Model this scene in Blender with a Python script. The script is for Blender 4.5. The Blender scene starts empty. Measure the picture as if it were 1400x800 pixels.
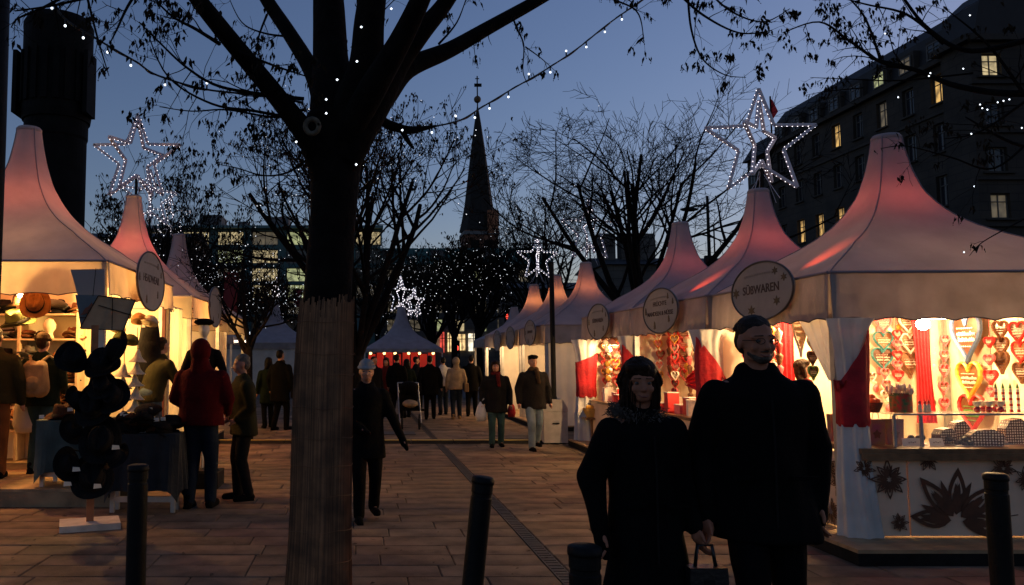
import bpy, bmesh, math, random
from mathutils import Vector, Matrix, noise
R = math.radians
S = bpy.context.scene
C = S.collection
# ---------------------------------------------------------------- camera (aisle runs along +Y, eye 1.65 m)
FPX, EYE, PITCH = 1100.0, 1.65, math.atan(90/1100)
cam = bpy.data.cameras.new('camera'); co = bpy.data.objects.new('camera', cam); C.objects.link(co)
co.location = (0, 0, EYE); co.rotation_euler = (math.pi/2 + PITCH, 0, 0)
cam.sensor_width = 36; cam.lens = 36*FPX/1400; cam.shift_x = 210/1400
cam.clip_start = 0.1; cam.clip_end = 2000
S.camera = co
# ---------------------------------------------------------------- dusk sky
SUN_EL, SUN_ROT = R(7), R(60)
W = bpy.data.worlds.new('World'); S.world = W; W.use_nodes = True
nt = W.node_tree; nt.nodes.clear()
sky = nt.nodes.new('ShaderNodeTexSky'); sky.sky_type = 'NISHITA'; sky.sun_disc = False
sky.sun_elevation = SUN_EL; sky.sun_rotation = SUN_ROT; sky.air_density = 1.2; sky.dust_density = .5; sky.ozone_density = 3
tint = nt.nodes.new('ShaderNodeMix'); tint.data_type = 'RGBA'; tint.blend_type = 'MULTIPLY'; tint.inputs['Factor'].default_value = 1
tint.inputs[7].default_value = (0.97, .81, 1.0, 1)
bg = nt.nodes.new('ShaderNodeBackground'); bg.inputs[1].default_value = 0.126
wo = nt.nodes.new('ShaderNodeOutputWorld')
nt.links.new(sky.outputs[0], tint.inputs[6]); nt.links.new(tint.outputs[2], bg.inputs[0]); nt.links.new(bg.outputs[0], wo.inputs[0])
sl = bpy.data.lights.new('sun', 'SUN'); so = bpy.data.objects.new('sun', sl); C.objects.link(so)
sl.energy = 0.01; sl.angle = R(10); sl.color = (1, .8, .7); so.rotation_euler = (R(83), 0, R(-60+180)); so.location = (0, 0, 30)
S.view_settings.view_transform = 'Standard'; S.view_settings.look = 'None'; S.view_settings.exposure = 0.0; S.view_settings.gamma = 1
S.render.engine = 'CYCLES'
S.cycles.use_denoising = True; S.cycles.max_bounces = 6; S.cycles.transparent_max_bounces = 8
S.cycles.sample_clamp_indirect = 3; S.cycles.caustics_reflective = False; S.cycles.caustics_refractive = False
# ---------------------------------------------------------------- pixel (1400x800) to place
def ray(px, py):
    u = (px-490)/FPX; v = (400-py)/FPX
    return Vector((u, math.cos(PITCH) - v*math.sin(PITCH), math.sin(PITCH) + v*math.cos(PITCH)))
O = Vector((0, 0, EYE))
def P(px, py, Y): d = ray(px, py); return O + d*(Y/d.y)
def PX(px, py, X): d = ray(px, py); return O + d*(X/d.x)
def PG(px, py, h=0.0): d = ray(px, py); return O + d*((h-EYE)/d.z)
# ---------------------------------------------------------------- tagging
def tag(o, label=None, cat=None, group=None, kind=None):
    if label: o['label'] = label
    if cat: o['category'] = cat
    if group: o['group'] = group
    if kind: o['kind'] = kind
    return o
def empty(name, label, cat, loc=(0, 0, 0), rz=0, group=None):
    o = bpy.data.objects.new(name, None); C.objects.link(o); o.location = loc; o.rotation_euler = (0, 0, rz)
    o.empty_display_size = .2
    return tag(o, label, cat, group)
def copy_tree(o, parent=None):
    c = o.copy(); C.objects.link(c); c.parent = parent
    if o.parent is not None: c.matrix_parent_inverse = o.matrix_parent_inverse.copy()
    for ch in list(o.children): copy_tree(ch, c)
    return c
# ---------------------------------------------------------------- materials
MATS = {}
def mat(name, col, rough=.7, metal=0, var=0.0, vscale=8, bump=0.0, bscale=40, emit=None, es=0, transl=0, coords='Object', isl=0.0, spec=.5, col2=None, alpha=None):
    if name in MATS: return MATS[name]
    m = bpy.data.materials.new(name); m.use_nodes = True; t = m.node_tree; N = t.nodes; L = t.links
    b = N['Principled BSDF']; out = N['Material Output']
    b.inputs['Base Color'].default_value = (*col, 1); b.inputs['Roughness'].default_value = rough; b.inputs['Metallic'].default_value = metal
    b.inputs['Specular IOR Level'].default_value = spec
    src = None
    tc = N.new('ShaderNodeTexCoord')
    if var > 0 or col2:
        n = N.new('ShaderNodeTexNoise'); n.inputs['Scale'].default_value = vscale; n.inputs['Detail'].default_value = 6
        L.new(tc.outputs[coords], n.inputs['Vector'])
        mx = N.new('ShaderNodeMix'); mx.data_type = 'RGBA'
        c2 = col2 if col2 else tuple(max(0, c*(1-var)) for c in col)
        c1 = col if col2 else tuple(min(1, c*(1+var*.6)) for c in col)
        mx.inputs[6].default_value = (*c1, 1); mx.inputs[7].default_value = (*c2, 1)
        rr = N.new('ShaderNodeMapRange'); rr.inputs[1].default_value = .35; rr.inputs[2].default_value = .65
        L.new(n.outputs[0], rr.inputs[0]); L.new(rr.outputs[0], mx.inputs[0]); src = mx.outputs[2]
    if isl > 0:
        g = N.new('ShaderNodeNewGeometry'); oi = N.new('ShaderNodeObjectInfo')
        ad = N.new('ShaderNodeMath'); ad.operation = 'ADD'; L.new(g.outputs['Random Per Island'], ad.inputs[0]); L.new(oi.outputs['Random'], ad.inputs[1])
        fr = N.new('ShaderNodeMath'); fr.operation = 'FRACT'; L.new(ad.outputs[0], fr.inputs[0])
        mr = N.new('ShaderNodeMapRange'); mr.inputs[3].default_value = 1-isl; mr.inputs[4].default_value = 1+isl; L.new(fr.outputs[0], mr.inputs[0])
        vm = N.new('ShaderNodeVectorMath'); vm.operation = 'SCALE'
        if src: L.new(src, vm.inputs[0])
        else: vm.inputs[0].default_value = col
        L.new(mr.outputs[0], vm.inputs['Scale']); src = vm.outputs[0]
    if src: L.new(src, b.inputs['Base Color'])
    if bump > 0:
        n2 = N.new('ShaderNodeTexNoise'); n2.inputs['Scale'].default_value = bscale; n2.inputs['Detail'].default_value = 5
        L.new(tc.outputs[coords], n2.inputs['Vector'])
        bp = N.new('ShaderNodeBump'); bp.inputs['Strength'].default_value = bump; bp.inputs['Distance'].default_value = .02
        L.new(n2.outputs[0], bp.inputs['Height']); L.new(bp.outputs[0], b.inputs['Normal'])
    if emit:
        b.inputs['Emission Color'].default_value = (*emit, 1); b.inputs['Emission Strength'].default_value = es
        m.cycles.emission_sampling = 'NONE'
    if transl > 0:
        tr = N.new('ShaderNodeBsdfTranslucent'); tr.inputs[0].default_value = (*col, 1)
        if src: L.new(src, tr.inputs[0])
        ms = N.new('ShaderNodeMixShader'); ms.inputs[0].default_value = transl
        L.new(b.outputs[0], ms.inputs[1]); L.new(tr.outputs[0], ms.inputs[2]); L.new(ms.outputs[0], out.inputs[0])
    if alpha is not None:
        tr = N.new('ShaderNodeBsdfTransparent'); ms = N.new('ShaderNodeMixShader'); ms.inputs[0].default_value = alpha
        L.new(tr.outputs[0], ms.inputs[1]); L.new(b.outputs[0], ms.inputs[2]); L.new(ms.outputs[0], out.inputs[0])
    MATS[name] = m
    return m
# ---------------------------------------------------------------- mesh builder
class MB:
    def __init__(s): s.v = []; s.f = []
    def add(s, vs, fs):
        n = len(s.v); s.v += [tuple(v) for v in vs]; s.f += [tuple(i+n for i in f) for f in fs]; return s
    def box(s, c, d, rz=0, m=None):
        x, y, z = d[0]/2, d[1]/2, d[2]/2
        vs = [Vector((a*x, b*y, e*z)) for a in (-1, 1) for b in (-1, 1) for e in (-1, 1)]
        M = m if m else (Matrix.Rotation(rz, 4, 'Z') if rz else None)
        if M: vs = [M @ v for v in vs]
        c = Vector(c)
        return s.add([v+c for v in vs], [(0,1,3,2),(4,6,7,5),(0,4,5,1),(2,3,7,6),(0,2,6,4),(1,5,7,3)])
    def tube(s, pts, rs, n=8, caps=True, flat=1.0):
        pts = [Vector(p) for p in pts]
        if not hasattr(rs, '__len__'): rs = [rs]*len(pts)
        base = len(s.v); k = len(pts); up = None
        for i, p in enumerate(pts):
            d = (pts[min(i+1, k-1)] - pts[max(i-1, 0)])
            if d.length < 1e-9: d = Vector((0, 0, 1))
            d.normalize()
            if up is None: up = Vector((0, 0, 1)) if abs(d.z) < .95 else Vector((1, 0, 0))
            a = d.cross(up)
            if a.length < 1e-6: a = d.orthogonal()
            a.normalize(); b = a.cross(d).normalized(); up = b
            for j in range(n):
                t = 2*math.pi*j/n
                s.v.append(tuple(p + (a*math.cos(t) + b*math.sin(t)*flat)*rs[i]))
        for i in range(k-1):
            for j in range(n):
                j2 = (j+1) % n
                s.f.append((base+i*n+j, base+i*n+j2, base+(i+1)*n+j2, base+(i+1)*n+j))
        if caps and n > 2:
            s.f.append(tuple(base+j for j in reversed(range(n)))); s.f.append(tuple(base+(k-1)*n+j for j in range(n)))
        return s
    def lathe(s, prof, c=(0, 0, 0), n=20, sx=1, sy=1, m=None, closed=True):
        base = len(s.v); c = Vector(c)
        for r, z in prof:
            for j in range(n):
                t = 2*math.pi*j/n; v = Vector((r*math.cos(t)*sx, r*math.sin(t)*sy, z))
                if m: v = m @ v
                s.v.append(tuple(v+c))
        for i in range(len(prof)-1):
            for j in range(n):
                j2 = (j+1) % n
                s.f.append((base+i*n+j, base+i*n+j2, base+(i+1)*n+j2, base+(i+1)*n+j))
        if closed:
            s.f.append(tuple(base+j for j in reversed(range(n)))); s.f.append(tuple(base+(len(prof)-1)*n+j for j in range(n)))
        return s
    def ell(s, c, r, n=14, k=8, m=None):
        prof = [(max(1e-4, math.sin(math.pi*i/k)), -math.cos(math.pi*i/k)) for i in range(k+1)]
        M = Matrix.Diagonal((r[0], r[1], r[2], 1)) if hasattr(r, '__len__') else Matrix.Diagonal((r, r, r, 1))
        if m: M = m @ M
        return s.lathe(prof, c, n, m=M)
    def ico(s, c, r):
        c = Vector(c)
        return s.add([c+Vector(d)*r for d in ((1,0,0),(-1,0,0),(0,1,0),(0,-1,0),(0,0,1),(0,0,-1))],
                     [(0,2,4),(2,1,4),(1,3,4),(3,0,4),(2,0,5),(1,2,5),(3,1,5),(0,3,5)])
    def cap(s, a, ra, b, rb, n=12):
        a, b = Vector(a), Vector(b); d = (b-a); L = d.length
        if L < 1e-6: return s.ell(a, ra)
        d.normalize(); pts = []; rs = []
        for i in range(4): t = math.pi/2*i/4; pts.append(a - d*ra*math.cos(t)); rs.append(max(1e-4, ra*math.sin(t)))
        pts.append(a); rs.append(ra); pts.append(b); rs.append(rb)
        for i in range(3, -1, -1): t = math.pi/2*i/4; pts.append(b + d*rb*math.cos(t)); rs.append(max(1e-4, rb*math.sin(t)))
        return s.tube(pts, rs, n)
    def prism(s, poly, h, m=None):
        """poly: (x, z) outline in the XZ plane, thickness h along Y"""
        n = len(poly); vs = [Vector((x, -h/2, z)) for x, z in poly] + [Vector((x, h/2, z)) for x, z in poly]
        if m: vs = [m @ v for v in vs]
        return s.add(vs, [tuple(range(n)), tuple(range(2*n-1, n-1, -1))] + [(i, i+n, (i+1) % n + n, (i+1) % n) for i in range(n)])
    def build(s, name, material, parent=None, loc=None, smooth=False, kind=None, label=None, rz=0, m=None):
        me = bpy.data.meshes.new(name); me.from_pydata(s.v, [], s.f); me.update()
        if smooth: me.polygons.foreach_set('use_smooth', [True]*len(me.polygons))
        if material: me.materials.append(material)
        o = bpy.data.objects.new(name, me); C.objects.link(o)
        if parent: o.parent = parent
        if loc is not None: o.location = loc
        if rz: o.rotation_euler = (0, 0, rz)
        if m is not None: o.matrix_local = m
        if kind: o['kind'] = kind
        if label: o['label'] = label
        return o
def mesh_obj(name, me, material, parent=None, loc=None, rz=0):
    o = bpy.data.objects.new(name, me); C.objects.link(o)
    if parent: o.parent = parent
    if loc is not None: o.location = loc
    o.rotation_euler = (0, 0, rz)
    if material and not me.materials: me.materials.append(material)
    return o
TMP = bpy.data.scenes.new('workbench'); TRASH = []
def evaluated(o):
    TMP.collection.objects.link(o)
    with bpy.context.temp_override(scene=TMP, view_layer=TMP.view_layers[0]):
        dg = bpy.context.evaluated_depsgraph_get(); dg.update()
        me = bpy.data.meshes.new_from_object(o.evaluated_get(dg))
    return me
def remesh(mb, voxel, smooth=3, disp=0, dscale=6):
    me = bpy.data.meshes.new('tmp'); me.from_pydata(mb.v, [], mb.f); me.update()
    o = bpy.data.objects.new('tmp', me)
    bm = bmesh.new(); bm.from_mesh(me); bmesh.ops.recalc_face_normals(bm, faces=bm.faces); bm.to_mesh(me); bm.free()
    r = o.modifiers.new('r', 'REMESH'); r.mode = 'VOXEL'; r.voxel_size = voxel
    if smooth:
        sm = o.modifiers.new('s', 'SMOOTH'); sm.factor = .5; sm.iterations = smooth
    new = evaluated(o)
    TMP.collection.objects.unlink(o); TRASH.append(o); TRASH.append(me)
    if disp:
        nv = len(new.vertices); cs = [0.0]*(3*nv); ns = [0.0]*(3*nv)
        new.vertices.foreach_get('co', cs); new.vertices.foreach_get('normal', ns)
        for i in range(0, 3*nv, 3):
            q = Vector((cs[i]*dscale, cs[i+1]*dscale, cs[i+2]*dscale*.45)); a = disp*(noise.noise(q) + .5*noise.noise(q*2.3))
            cs[i] += ns[i]*a; cs[i+1] += ns[i+1]*a; cs[i+2] += ns[i+2]*a
        new.vertices.foreach_set('co', cs)
    new.polygons.foreach_set('use_smooth', [True]*len(new.polygons)); new.update()
    return new
def text_mesh(txt, size, extrude=.0015):
    cu = bpy.data.curves.new('txt', 'FONT'); cu.body = txt; cu.size = size; cu.align_x = 'CENTER'; cu.align_y = 'CENTER'; cu.extrude = extrude; cu.offset = size*.012; cu.resolution_u = 3
    o = bpy.data.objects.new('txt', cu)
    me = evaluated(o)
    me.transform(Matrix.Rotation(math.pi/2, 4, 'X')); me.materials.clear()
    TMP.collection.objects.unlink(o); TRASH.append(o); TRASH.append(cu)
    return me
ORD = ['first', 'second', 'third', 'fourth', 'fifth', 'sixth', 'seventh', 'eighth', 'ninth', 'tenth', 'eleventh', 'twelfth']
# ================================================================ ground and paving
rnd = random.Random(7)
m_ground = mat('joint_sand', (.05, .04, .03), .95, var=.4, vscale=3, coords='Object')
m_slab = mat('sandstone_paver', (.195, .137, .092), .8, spec=.15, var=.4, vscale=2.2, bump=.25, bscale=60, isl=.17)
g = MB(); g.add([(-600, -300, 0), (600, -300, 0), (600, 900, 0), (-600, 900, 0)], [(0, 1, 2, 3)])
ground = tag(g.build('ground', m_ground, loc=(0, 0, -.014)), kind='structure')
def slab_mesh(L, Wd, bev=.008):
    x, y = L/2, Wd/2
    return ([(-x, -y, -.05), (x, -y, -.05), (x, y, -.05), (-x, y, -.05), (-x, -y, -bev), (x, -y, -bev), (x, y, -bev), (-x, y, -bev),
             (-x+bev, -y+bev, 0), (x-bev, -y+bev, 0), (x-bev, y-bev, 0), (-x+bev, y-bev, 0)],
            [(0,1,5,4),(1,2,6,5),(2,3,7,6),(3,0,4,7),(4,5,9,8),(5,6,10,9),(6,7,11,10),(7,4,8,11),(8,9,10,11)])
LENS = [.60, .70, .80, .92, 1.04, 1.18]; PIT = .345
shared = {}
for L in LENS:
    me = bpy.data.meshes.new('paving_slab'); me.from_pydata(*slab_mesh(L-.006, PIT-.006)[:1], [], slab_mesh(L-.006, PIT-.006)[1]); me.materials.append(m_slab); shared[L] = me
rest = MB(); slabs = []
DX0, DX1 = 1.50, 1.64
for r in range(110):
    y = 4.7 + r*PIT
    xl = -.46*y - 1.2; xr = min(.84*y + 1.0, 8.5 if y > 12 else 9.5)
    for a, b in ((xl, DX0), (DX1, xr)):
        x = a - rnd.random()*.5 if a == xl else a
        while x < b - .05:
            L = rnd.choice(LENS)
            if a == xl and b - x - L < .5: L2 = b-x
            else: L2 = L
            if x + L2 > b and b == DX0: L2 = b-x
            cut = abs(L2-L) > 1e-6
            cx = x + L2/2
            slabs.append((cx, y, L2 if cut else L, cut)); x += L2
            if b == DX0 and x >= b-1e-4: break
n = 0
for cx, y, L, cut in slabs:
    dz = rnd.uniform(-.0025, .0025)
    px = 490 + FPX*cx/y
    if y > 5.6 and -30 < px < 1430 and n < 300:
        if cut:
            me = bpy.data.meshes.new('paving_slab'); vv, ff = slab_mesh(L-.006, PIT-.006); me.from_pydata(vv, [], ff); me.materials.append(m_slab)
        else: me = shared[L]
        o = bpy.data.objects.new('paving_slab', me); C.objects.link(o); o.parent = ground
        o.location = (cx, y, dz+.014); o.rotation_euler = (rnd.uniform(-.004, .004), rnd.uniform(-.003, .003), 0); n += 1
    else:
        vv, ff = slab_mesh(L-.006, PIT-.006); rest.add([(v[0]+cx, v[1]+y, v[2]+dz) for v in vv], ff)
o = rest.build('paving_slabs', m_slab, ground, loc=(0, 0, .014), kind='stuff')
# drain line
m_iron = mat('dark_iron', (.05, .042, .036), .7, 0, var=.3, bump=.2)
m_gravel = mat('dark_asphalt', (.05, .05, .055), .9, var=.3, vscale=.5)
d = empty('drain_channel', None, None); d['kind'] = 'structure'
MBc = MB().box((0, 0, -.012), (.125, .494, .02))
for k in range(6): MBc.box((0, -.2+k*.08, .0), (.10, .018, .006))
me = None
for k in range(70):
    if me is None: o = MBc.build('drain_grate', m_iron, d, loc=(1.57, 4.8+k*.5, 0)); me = o.data
    else: mesh_obj('drain_grate', me, None, d, (1.57, 4.8+k*.5, 0))
m_road = MB(); m_road.add([(-40, 33, 0), (60, 33, 0), (60, 56, 0), (-40, 56, 0)], [(0, 1, 2, 3)])
tag(m_road.build('road', m_gravel, loc=(0, 0, .03)), kind='structure')
# cable cover across the aisle
m_blackrub = mat('black_rubber', (.012, .011, .01), .8, spec=.2, bump=.3)
m_yel = mat('yellow_strip', (.42, .30, .03), .6, var=.3)
cc = empty('cable_protector', 'long black cable ramp with yellow lid crossing the aisle behind the wrapped tree', 'cable ramp', (0, 15.9, 0))
for k in range(11):
    x = -4.3 + k*.82
    b = MB().prism([(-.14, 0), (.14, 0), (.09, .055), (-.09, .055)], .80, m=Matrix.Rotation(R(90), 4, 'Z'))
    b.build('ramp_segment', m_blackrub, cc, loc=(x, 0, .002))
    MB().box((0, 0, 0), (.80, .13, .008)).build('lid', m_yel, cc, loc=(x, .0, .0615))
# manhole cover
mh = MB().box((0, 0, 0), (1.3, .7, .01)); 
tag(mh.build('manhole_cover', m_iron, loc=(PG(545, 592).x-.3, 17.9, .012)), 'dark rectangular iron cover set in the paving beside the drain line', 'manhole cover')

# worn patches and stains over the paving, and a few fallen leaves
_t = m_slab.node_tree; _b = _t.nodes['Principled BSDF']; _old = _b.inputs['Base Color'].links[0].from_socket
_g = _t.nodes.new('ShaderNodeNewGeometry')
for _sc, _lo, _hi, _k in ((.55, .38, .62, .30), (5.0, .52, .72, .35)):
    _n = _t.nodes.new('ShaderNodeTexNoise'); _n.inputs['Scale'].default_value = _sc; _n.inputs['Detail'].default_value = 7; _n.inputs['Roughness'].default_value = .65
    _t.links.new(_g.outputs['Position'], _n.inputs['Vector']); _m = _t.nodes.new('ShaderNodeMapRange'); _m.inputs[1].default_value = _lo; _m.inputs[2].default_value = _hi; _m.inputs[3].default_value = 1; _m.inputs[4].default_value = 1-_k
    _t.links.new(_n.outputs[0], _m.inputs[0]); _v = _t.nodes.new('ShaderNodeVectorMath'); _v.operation = 'SCALE'; _t.links.new(_old, _v.inputs[0]); _t.links.new(_m.outputs[0], _v.inputs['Scale']); _old = _v.outputs[0]
_t.links.new(_old, _b.inputs['Base Color'])
lv_ = MB(); rl = random.Random(4)
for i in range(420):
    y = rl.uniform(5.2, 17); x = rl.uniform(-.45*y, .75*y if y > 8 else 3.8); a = rl.uniform(0, 6.28); s_ = rl.uniform(.012, .035); c, q = math.cos(a), math.sin(a); z = .006
    lv_.add([(x-c*s_, y-q*s_, z), (x-q*s_*.5, y+c*s_*.5, z+rl.uniform(0, .012)), (x+c*s_, y+q*s_, z+rl.uniform(0, .01)), (x+q*s_*.5, y-c*s_*.5, z+.002)], [(0, 1, 2, 3)])
o = tag(lv_.build('fallen_leaves', mat('dead_leaf', (.07, .04, .02), .8, isl=.5)), 'small withered leaves and crumbs scattered over the paving', 'leaves', kind='stuff')
# ================================================================ pagoda tents
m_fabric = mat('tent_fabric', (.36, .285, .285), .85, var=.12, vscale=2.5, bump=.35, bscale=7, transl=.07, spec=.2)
m_fabric_lit = mat('lit_tent_fabric', (.46, .35, .33), .85, var=.12, vscale=2.5, bump=.35, bscale=7, transl=.075, spec=.2)  # lighter copy of the roof fabric, lamp glow put into its colour
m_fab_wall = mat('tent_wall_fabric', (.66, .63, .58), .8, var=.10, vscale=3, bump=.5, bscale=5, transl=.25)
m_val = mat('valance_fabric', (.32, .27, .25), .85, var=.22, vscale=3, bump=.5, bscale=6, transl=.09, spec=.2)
m_val_lit = mat('lit_valance_fabric', (.60, .50, .36), .85, var=.15, vscale=3, bump=.4, bscale=6, transl=.42, spec=.2)  # left valances: yellow lamplight put into the fabric colour
m_piping = mat('valance_piping', (.10, .07, .06), .7)
m_seam = mat('roof_seam', (.27, .22, .24), .8, transl=.12)
m_alu = mat('aluminium_post', (.45, .45, .46), .45, .8, var=.15)
m_cream = mat('cream_wall', (.84, .76, .56), .8, var=.16, vscale=2, bump=.3, bscale=6)
m_white_cloth = mat('white_drape', (.68, .66, .62), .8, var=.12, vscale=4, bump=.25, bscale=12, transl=.22)
m_red_cloth = mat('red_fabric', (.50, .012, .02), .75, var=.35, vscale=6, bump=.5, bscale=25, transl=.12)
m_deckwood = mat('deck_board', (.34, .23, .12), .6, var=.35, vscale=4, bump=.2, bscale=30, isl=.2)
m_dark = mat('dark_side', (.012, .011, .010), .85, spec=.15, var=.3)
m_board = mat('sign_board', (.27, .245, .23), .6, var=.08)
m_rim = mat('sign_rim', (.06, .045, .04), .5)
m_letter = mat('sign_lettering', (.045, .015, .012), .6)
m_faint = mat('sign_faint_print', (.22, .19, .17), .6)
m_gold = mat('sign_ornament', (.085, .05, .018), .6)
PROF = [(0, 1.0), (.05, .925), (.10, .83), (.19, .665), (.28, .53), (.345, .44), (.43, .345), (.51, .278), (.62, .205), (.77, .150), (.9, .118), (1.0, .100)]
def tent_point(w, he, hp, r, h, th):
    c, s = math.cos(th), math.sin(th); sq = 1/max(abs(c), abs(s)); k = max(0, min(1, (r-.11)/.5))
    rad = w*r*(1*(1-k) + sq*k)
    sag = 1 - .05*(1-abs(math.cos(2*th+math.pi/2)))*k*(1-k)*2
    return Vector((rad*sag*c, rad*sag*s, he+(hp-he)*h))
def prof_at(t):
    for i in range(len(PROF)-1):
        a, b = PROF[i], PROF[i+1]
        if a[0] <= t <= b[0]: return a[1] + (b[1]-a[1])*(t-a[0])/(b[0]-a[0])
    return PROF[-1][1]
def make_tent(label, loc, w, he, hp, vh=.42, rz=0, zbase=0, walls='', posts=True, scal=.34, group='white pagoda tents of the market', cat='market tent', low=False, thin=False):
    m_r, m_v = (m_fabric_lit, m_val_lit) if thin else (m_fabric, m_val)  # thin picks the left-row copies with lamplight in their colour
    t = empty('pagoda_tent', label, cat, loc, rz, group)
    NH = 14 if low else 30; n = 32 if low else 96; mb = MB(); N = 0
    hs = [(i/NH)**1.25 for i in range(NH+1)]
    base = 0
    for h in hs:
        for j in range(n):
            mb.v.append(tuple(tent_point(w, he, hp, prof_at(h), h, 2*math.pi*(j+.0)/n)))
    for i in range(NH):
        for j in range(n): mb.f.append((i*n+j, i*n+(j+1) % n, (i+1)*n+(j+1) % n, (i+1)*n+j))
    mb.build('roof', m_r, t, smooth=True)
    r = w*PROF[-1][1]
    MB().lathe([(r*1.03, hp-.03), (r*1.04, hp+.01), (r*.9, hp+.035), (.001, hp+.045)], n=24).build('cap', m_r, t, smooth=True)
    if not low:
        for q in range(4):
            for dth in ((0,) if low else (0, )):
                th = math.pi/4 + q*math.pi/2
                pts = [tent_point(w, he, hp, prof_at(h), h, th) for h in hs]
                pts = [p + Vector((math.cos(th), math.sin(th), .6)).normalized()*.004 for p in pts]
                MB().tube(pts, .0065, 6).build('roof_seam', m_seam, t, smooth=True)
    for q in range(4):
        mb = MB(); k = 24 if low else 90; m = Matrix.Rotation(q*math.pi/2, 4, 'Z'); L = 2*w
        sc = max(3, round(L/scal)); rr = random.Random(q+int(loc[1]*10)); amp = .028 if vh > .3 else .02
        bot = []
        for i in range(k+1):
            x = -w+L*i/k; zz = he - vh + amp*abs(math.sin(math.pi*sc*i/k))**1.0*1.0
            wob = .012*math.sin(i*.9+q)*math.sin(i*.23)
            for j in range(5):
                f = j/4; z = he+.01 + (zz-he-.01)*f
                mb.v.append(tuple(m @ Vector((x, -w-.006-.028*f + wob*f, z))))
            bot.append(m @ Vector((x, -w-.034+wob, zz)))
        for i in range(k):
            for j in range(4): mb.f.append((i*5+j, (i+1)*5+j, (i+1)*5+j+1, i*5+j+1))
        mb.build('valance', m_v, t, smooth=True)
        if not low:
            MB().tube(bot, .006, 5).build('valance_piping', m_piping, t)
            MB().tube([m @ Vector((-w, -w-.012, he+.012)), m @ Vector((w, -w-.012, he+.012))], .014, 6).build('eave_seam', m_seam, t)
    if posts:
        for sx, sy in ((-1, -1), (1, -1), (1, 1), (-1, 1)):
            MB().box((sx*(w-.05), sy*(w-.05), (he+zbase)/2), (.07, .07, he-zbase)).build('post', m_alu, t)
    for q, ch in enumerate('SENW'):      # S faces the camera, W faces the right row's aisle
        if ch in walls or ch.lower() in walls:
            mb = MB(); k = 60; m = Matrix.Rotation(q*math.pi/2, 4, 'Z')
            for i in range(k+1):
                x = -w+.06 + (2*w-.12)*i/k; off = .018*math.sin(i*1.1)+.012*math.sin(i*.37+1)
                for j in range(5):
                    f = j/4; mb.v.append(tuple(m @ Vector((x, -w+.02+off*(.4+.6*f), he-.02+(zbase+.02-he)*f))))
            for i in range(k):
                for j in range(4): mb.f.append((i*5+j, (i+1)*5+j, (i+1)*5+j+1, i*5+j+1))
            mb.build('side_wall', m_fab_wall if ch in walls else m_cream, t, smooth=True)
    return t
def curtain(t, cx, cy, top, zred1, zred0, foot=0.02, big=1.0, slant=.0, red=True, rz=0):
    """gathered white drape round a post, wrapped in red in the middle; t local"""
    def loft(name, rows, mt, pleat, np_, slant_top=0):
        mb = MB(); n = 64
        for i, (z, r, ox) in enumerate(rows):
            for j in range(n):
                th = 2*math.pi*j/n; f = 1 + pleat*math.sin(np_*th+z*1.3) + pleat*.5*math.sin((np_*2+1)*th+z*4)
                x = r*f*math.cos(th)*1.15; y = r*f*math.sin(th)*.8
                zz = z + (slant_top*x/r if i >= len(rows)-2 else 0)*.8
                mb.v.append((cx+(x+ox)*math.cos(rz)-y*math.sin(rz), cy+(x+ox)*math.sin(rz)+y*math.cos(rz), zz))
        for i in range(len(rows)-1):
            for j in range(n): mb.f.append((i*n+j, i*n+(j+1) % n, (i+1)*n+(j+1) % n, (i+1)*n+j))
        mb.build(name, mt, t, smooth=True)
    b = big
    lowrows = [(foot, .19*b, .02), (foot+.04, .185*b, .02), (foot+.3, .165*b, .01), (foot+.6, .15*b, 0), ((zred0+foot)/2+.15, .142*b, 0), (zred0, .128*b, 0), (zred0+.06, .11*b, 0)]
    loft('curtain', lowrows, m_white_cloth, .13, 7)
    uprows = [(zred1-.25, .11*b, 0), (zred1-.05, .12*b, 0), (zred1+.1, .13*b, 0), ((zred1+top)/2+.05, .15*b, 0), (top, .19*b, .02)]
    loft('curtain', uprows, m_white_cloth, .12, 6)
    if red:
        rr = [(zred0, .132*b, 0), (zred0+.03, .146*b, 0), (zred0+.2, .142*b, 0), ((zred0+zred1)/2, .147*b, 0), (zred1-.22, .155*b, 0), (zred1-.08, .16*b, .01), (zred1, .162*b, .01)]
        loft('red_sash', rr, m_red_cloth, .05, 5, slant)
def fir_poly(h):
    return [(0, h/2), (h*.16, h*.18), (h*.08, h*.18), (h*.22, -h*.12), (h*.10, -h*.12), (h*.26, -h*.38), (h*.04, -h*.38), (h*.04, -h/2),
            (-h*.04, -h/2), (-h*.04, -h*.38), (-h*.26, -h*.38), (-h*.10, -h*.12), (-h*.22, -h*.12), (-h*.08, h*.18), (-h*.16, h*.18)]
def star_poly(r, n=6, k=.45):
    return [((r if i % 2 == 0 else r*k)*math.sin(math.pi*i/n), (r if i % 2 == 0 else r*k)*math.cos(math.pi*i/n)) for i in range(2*n)]
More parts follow.
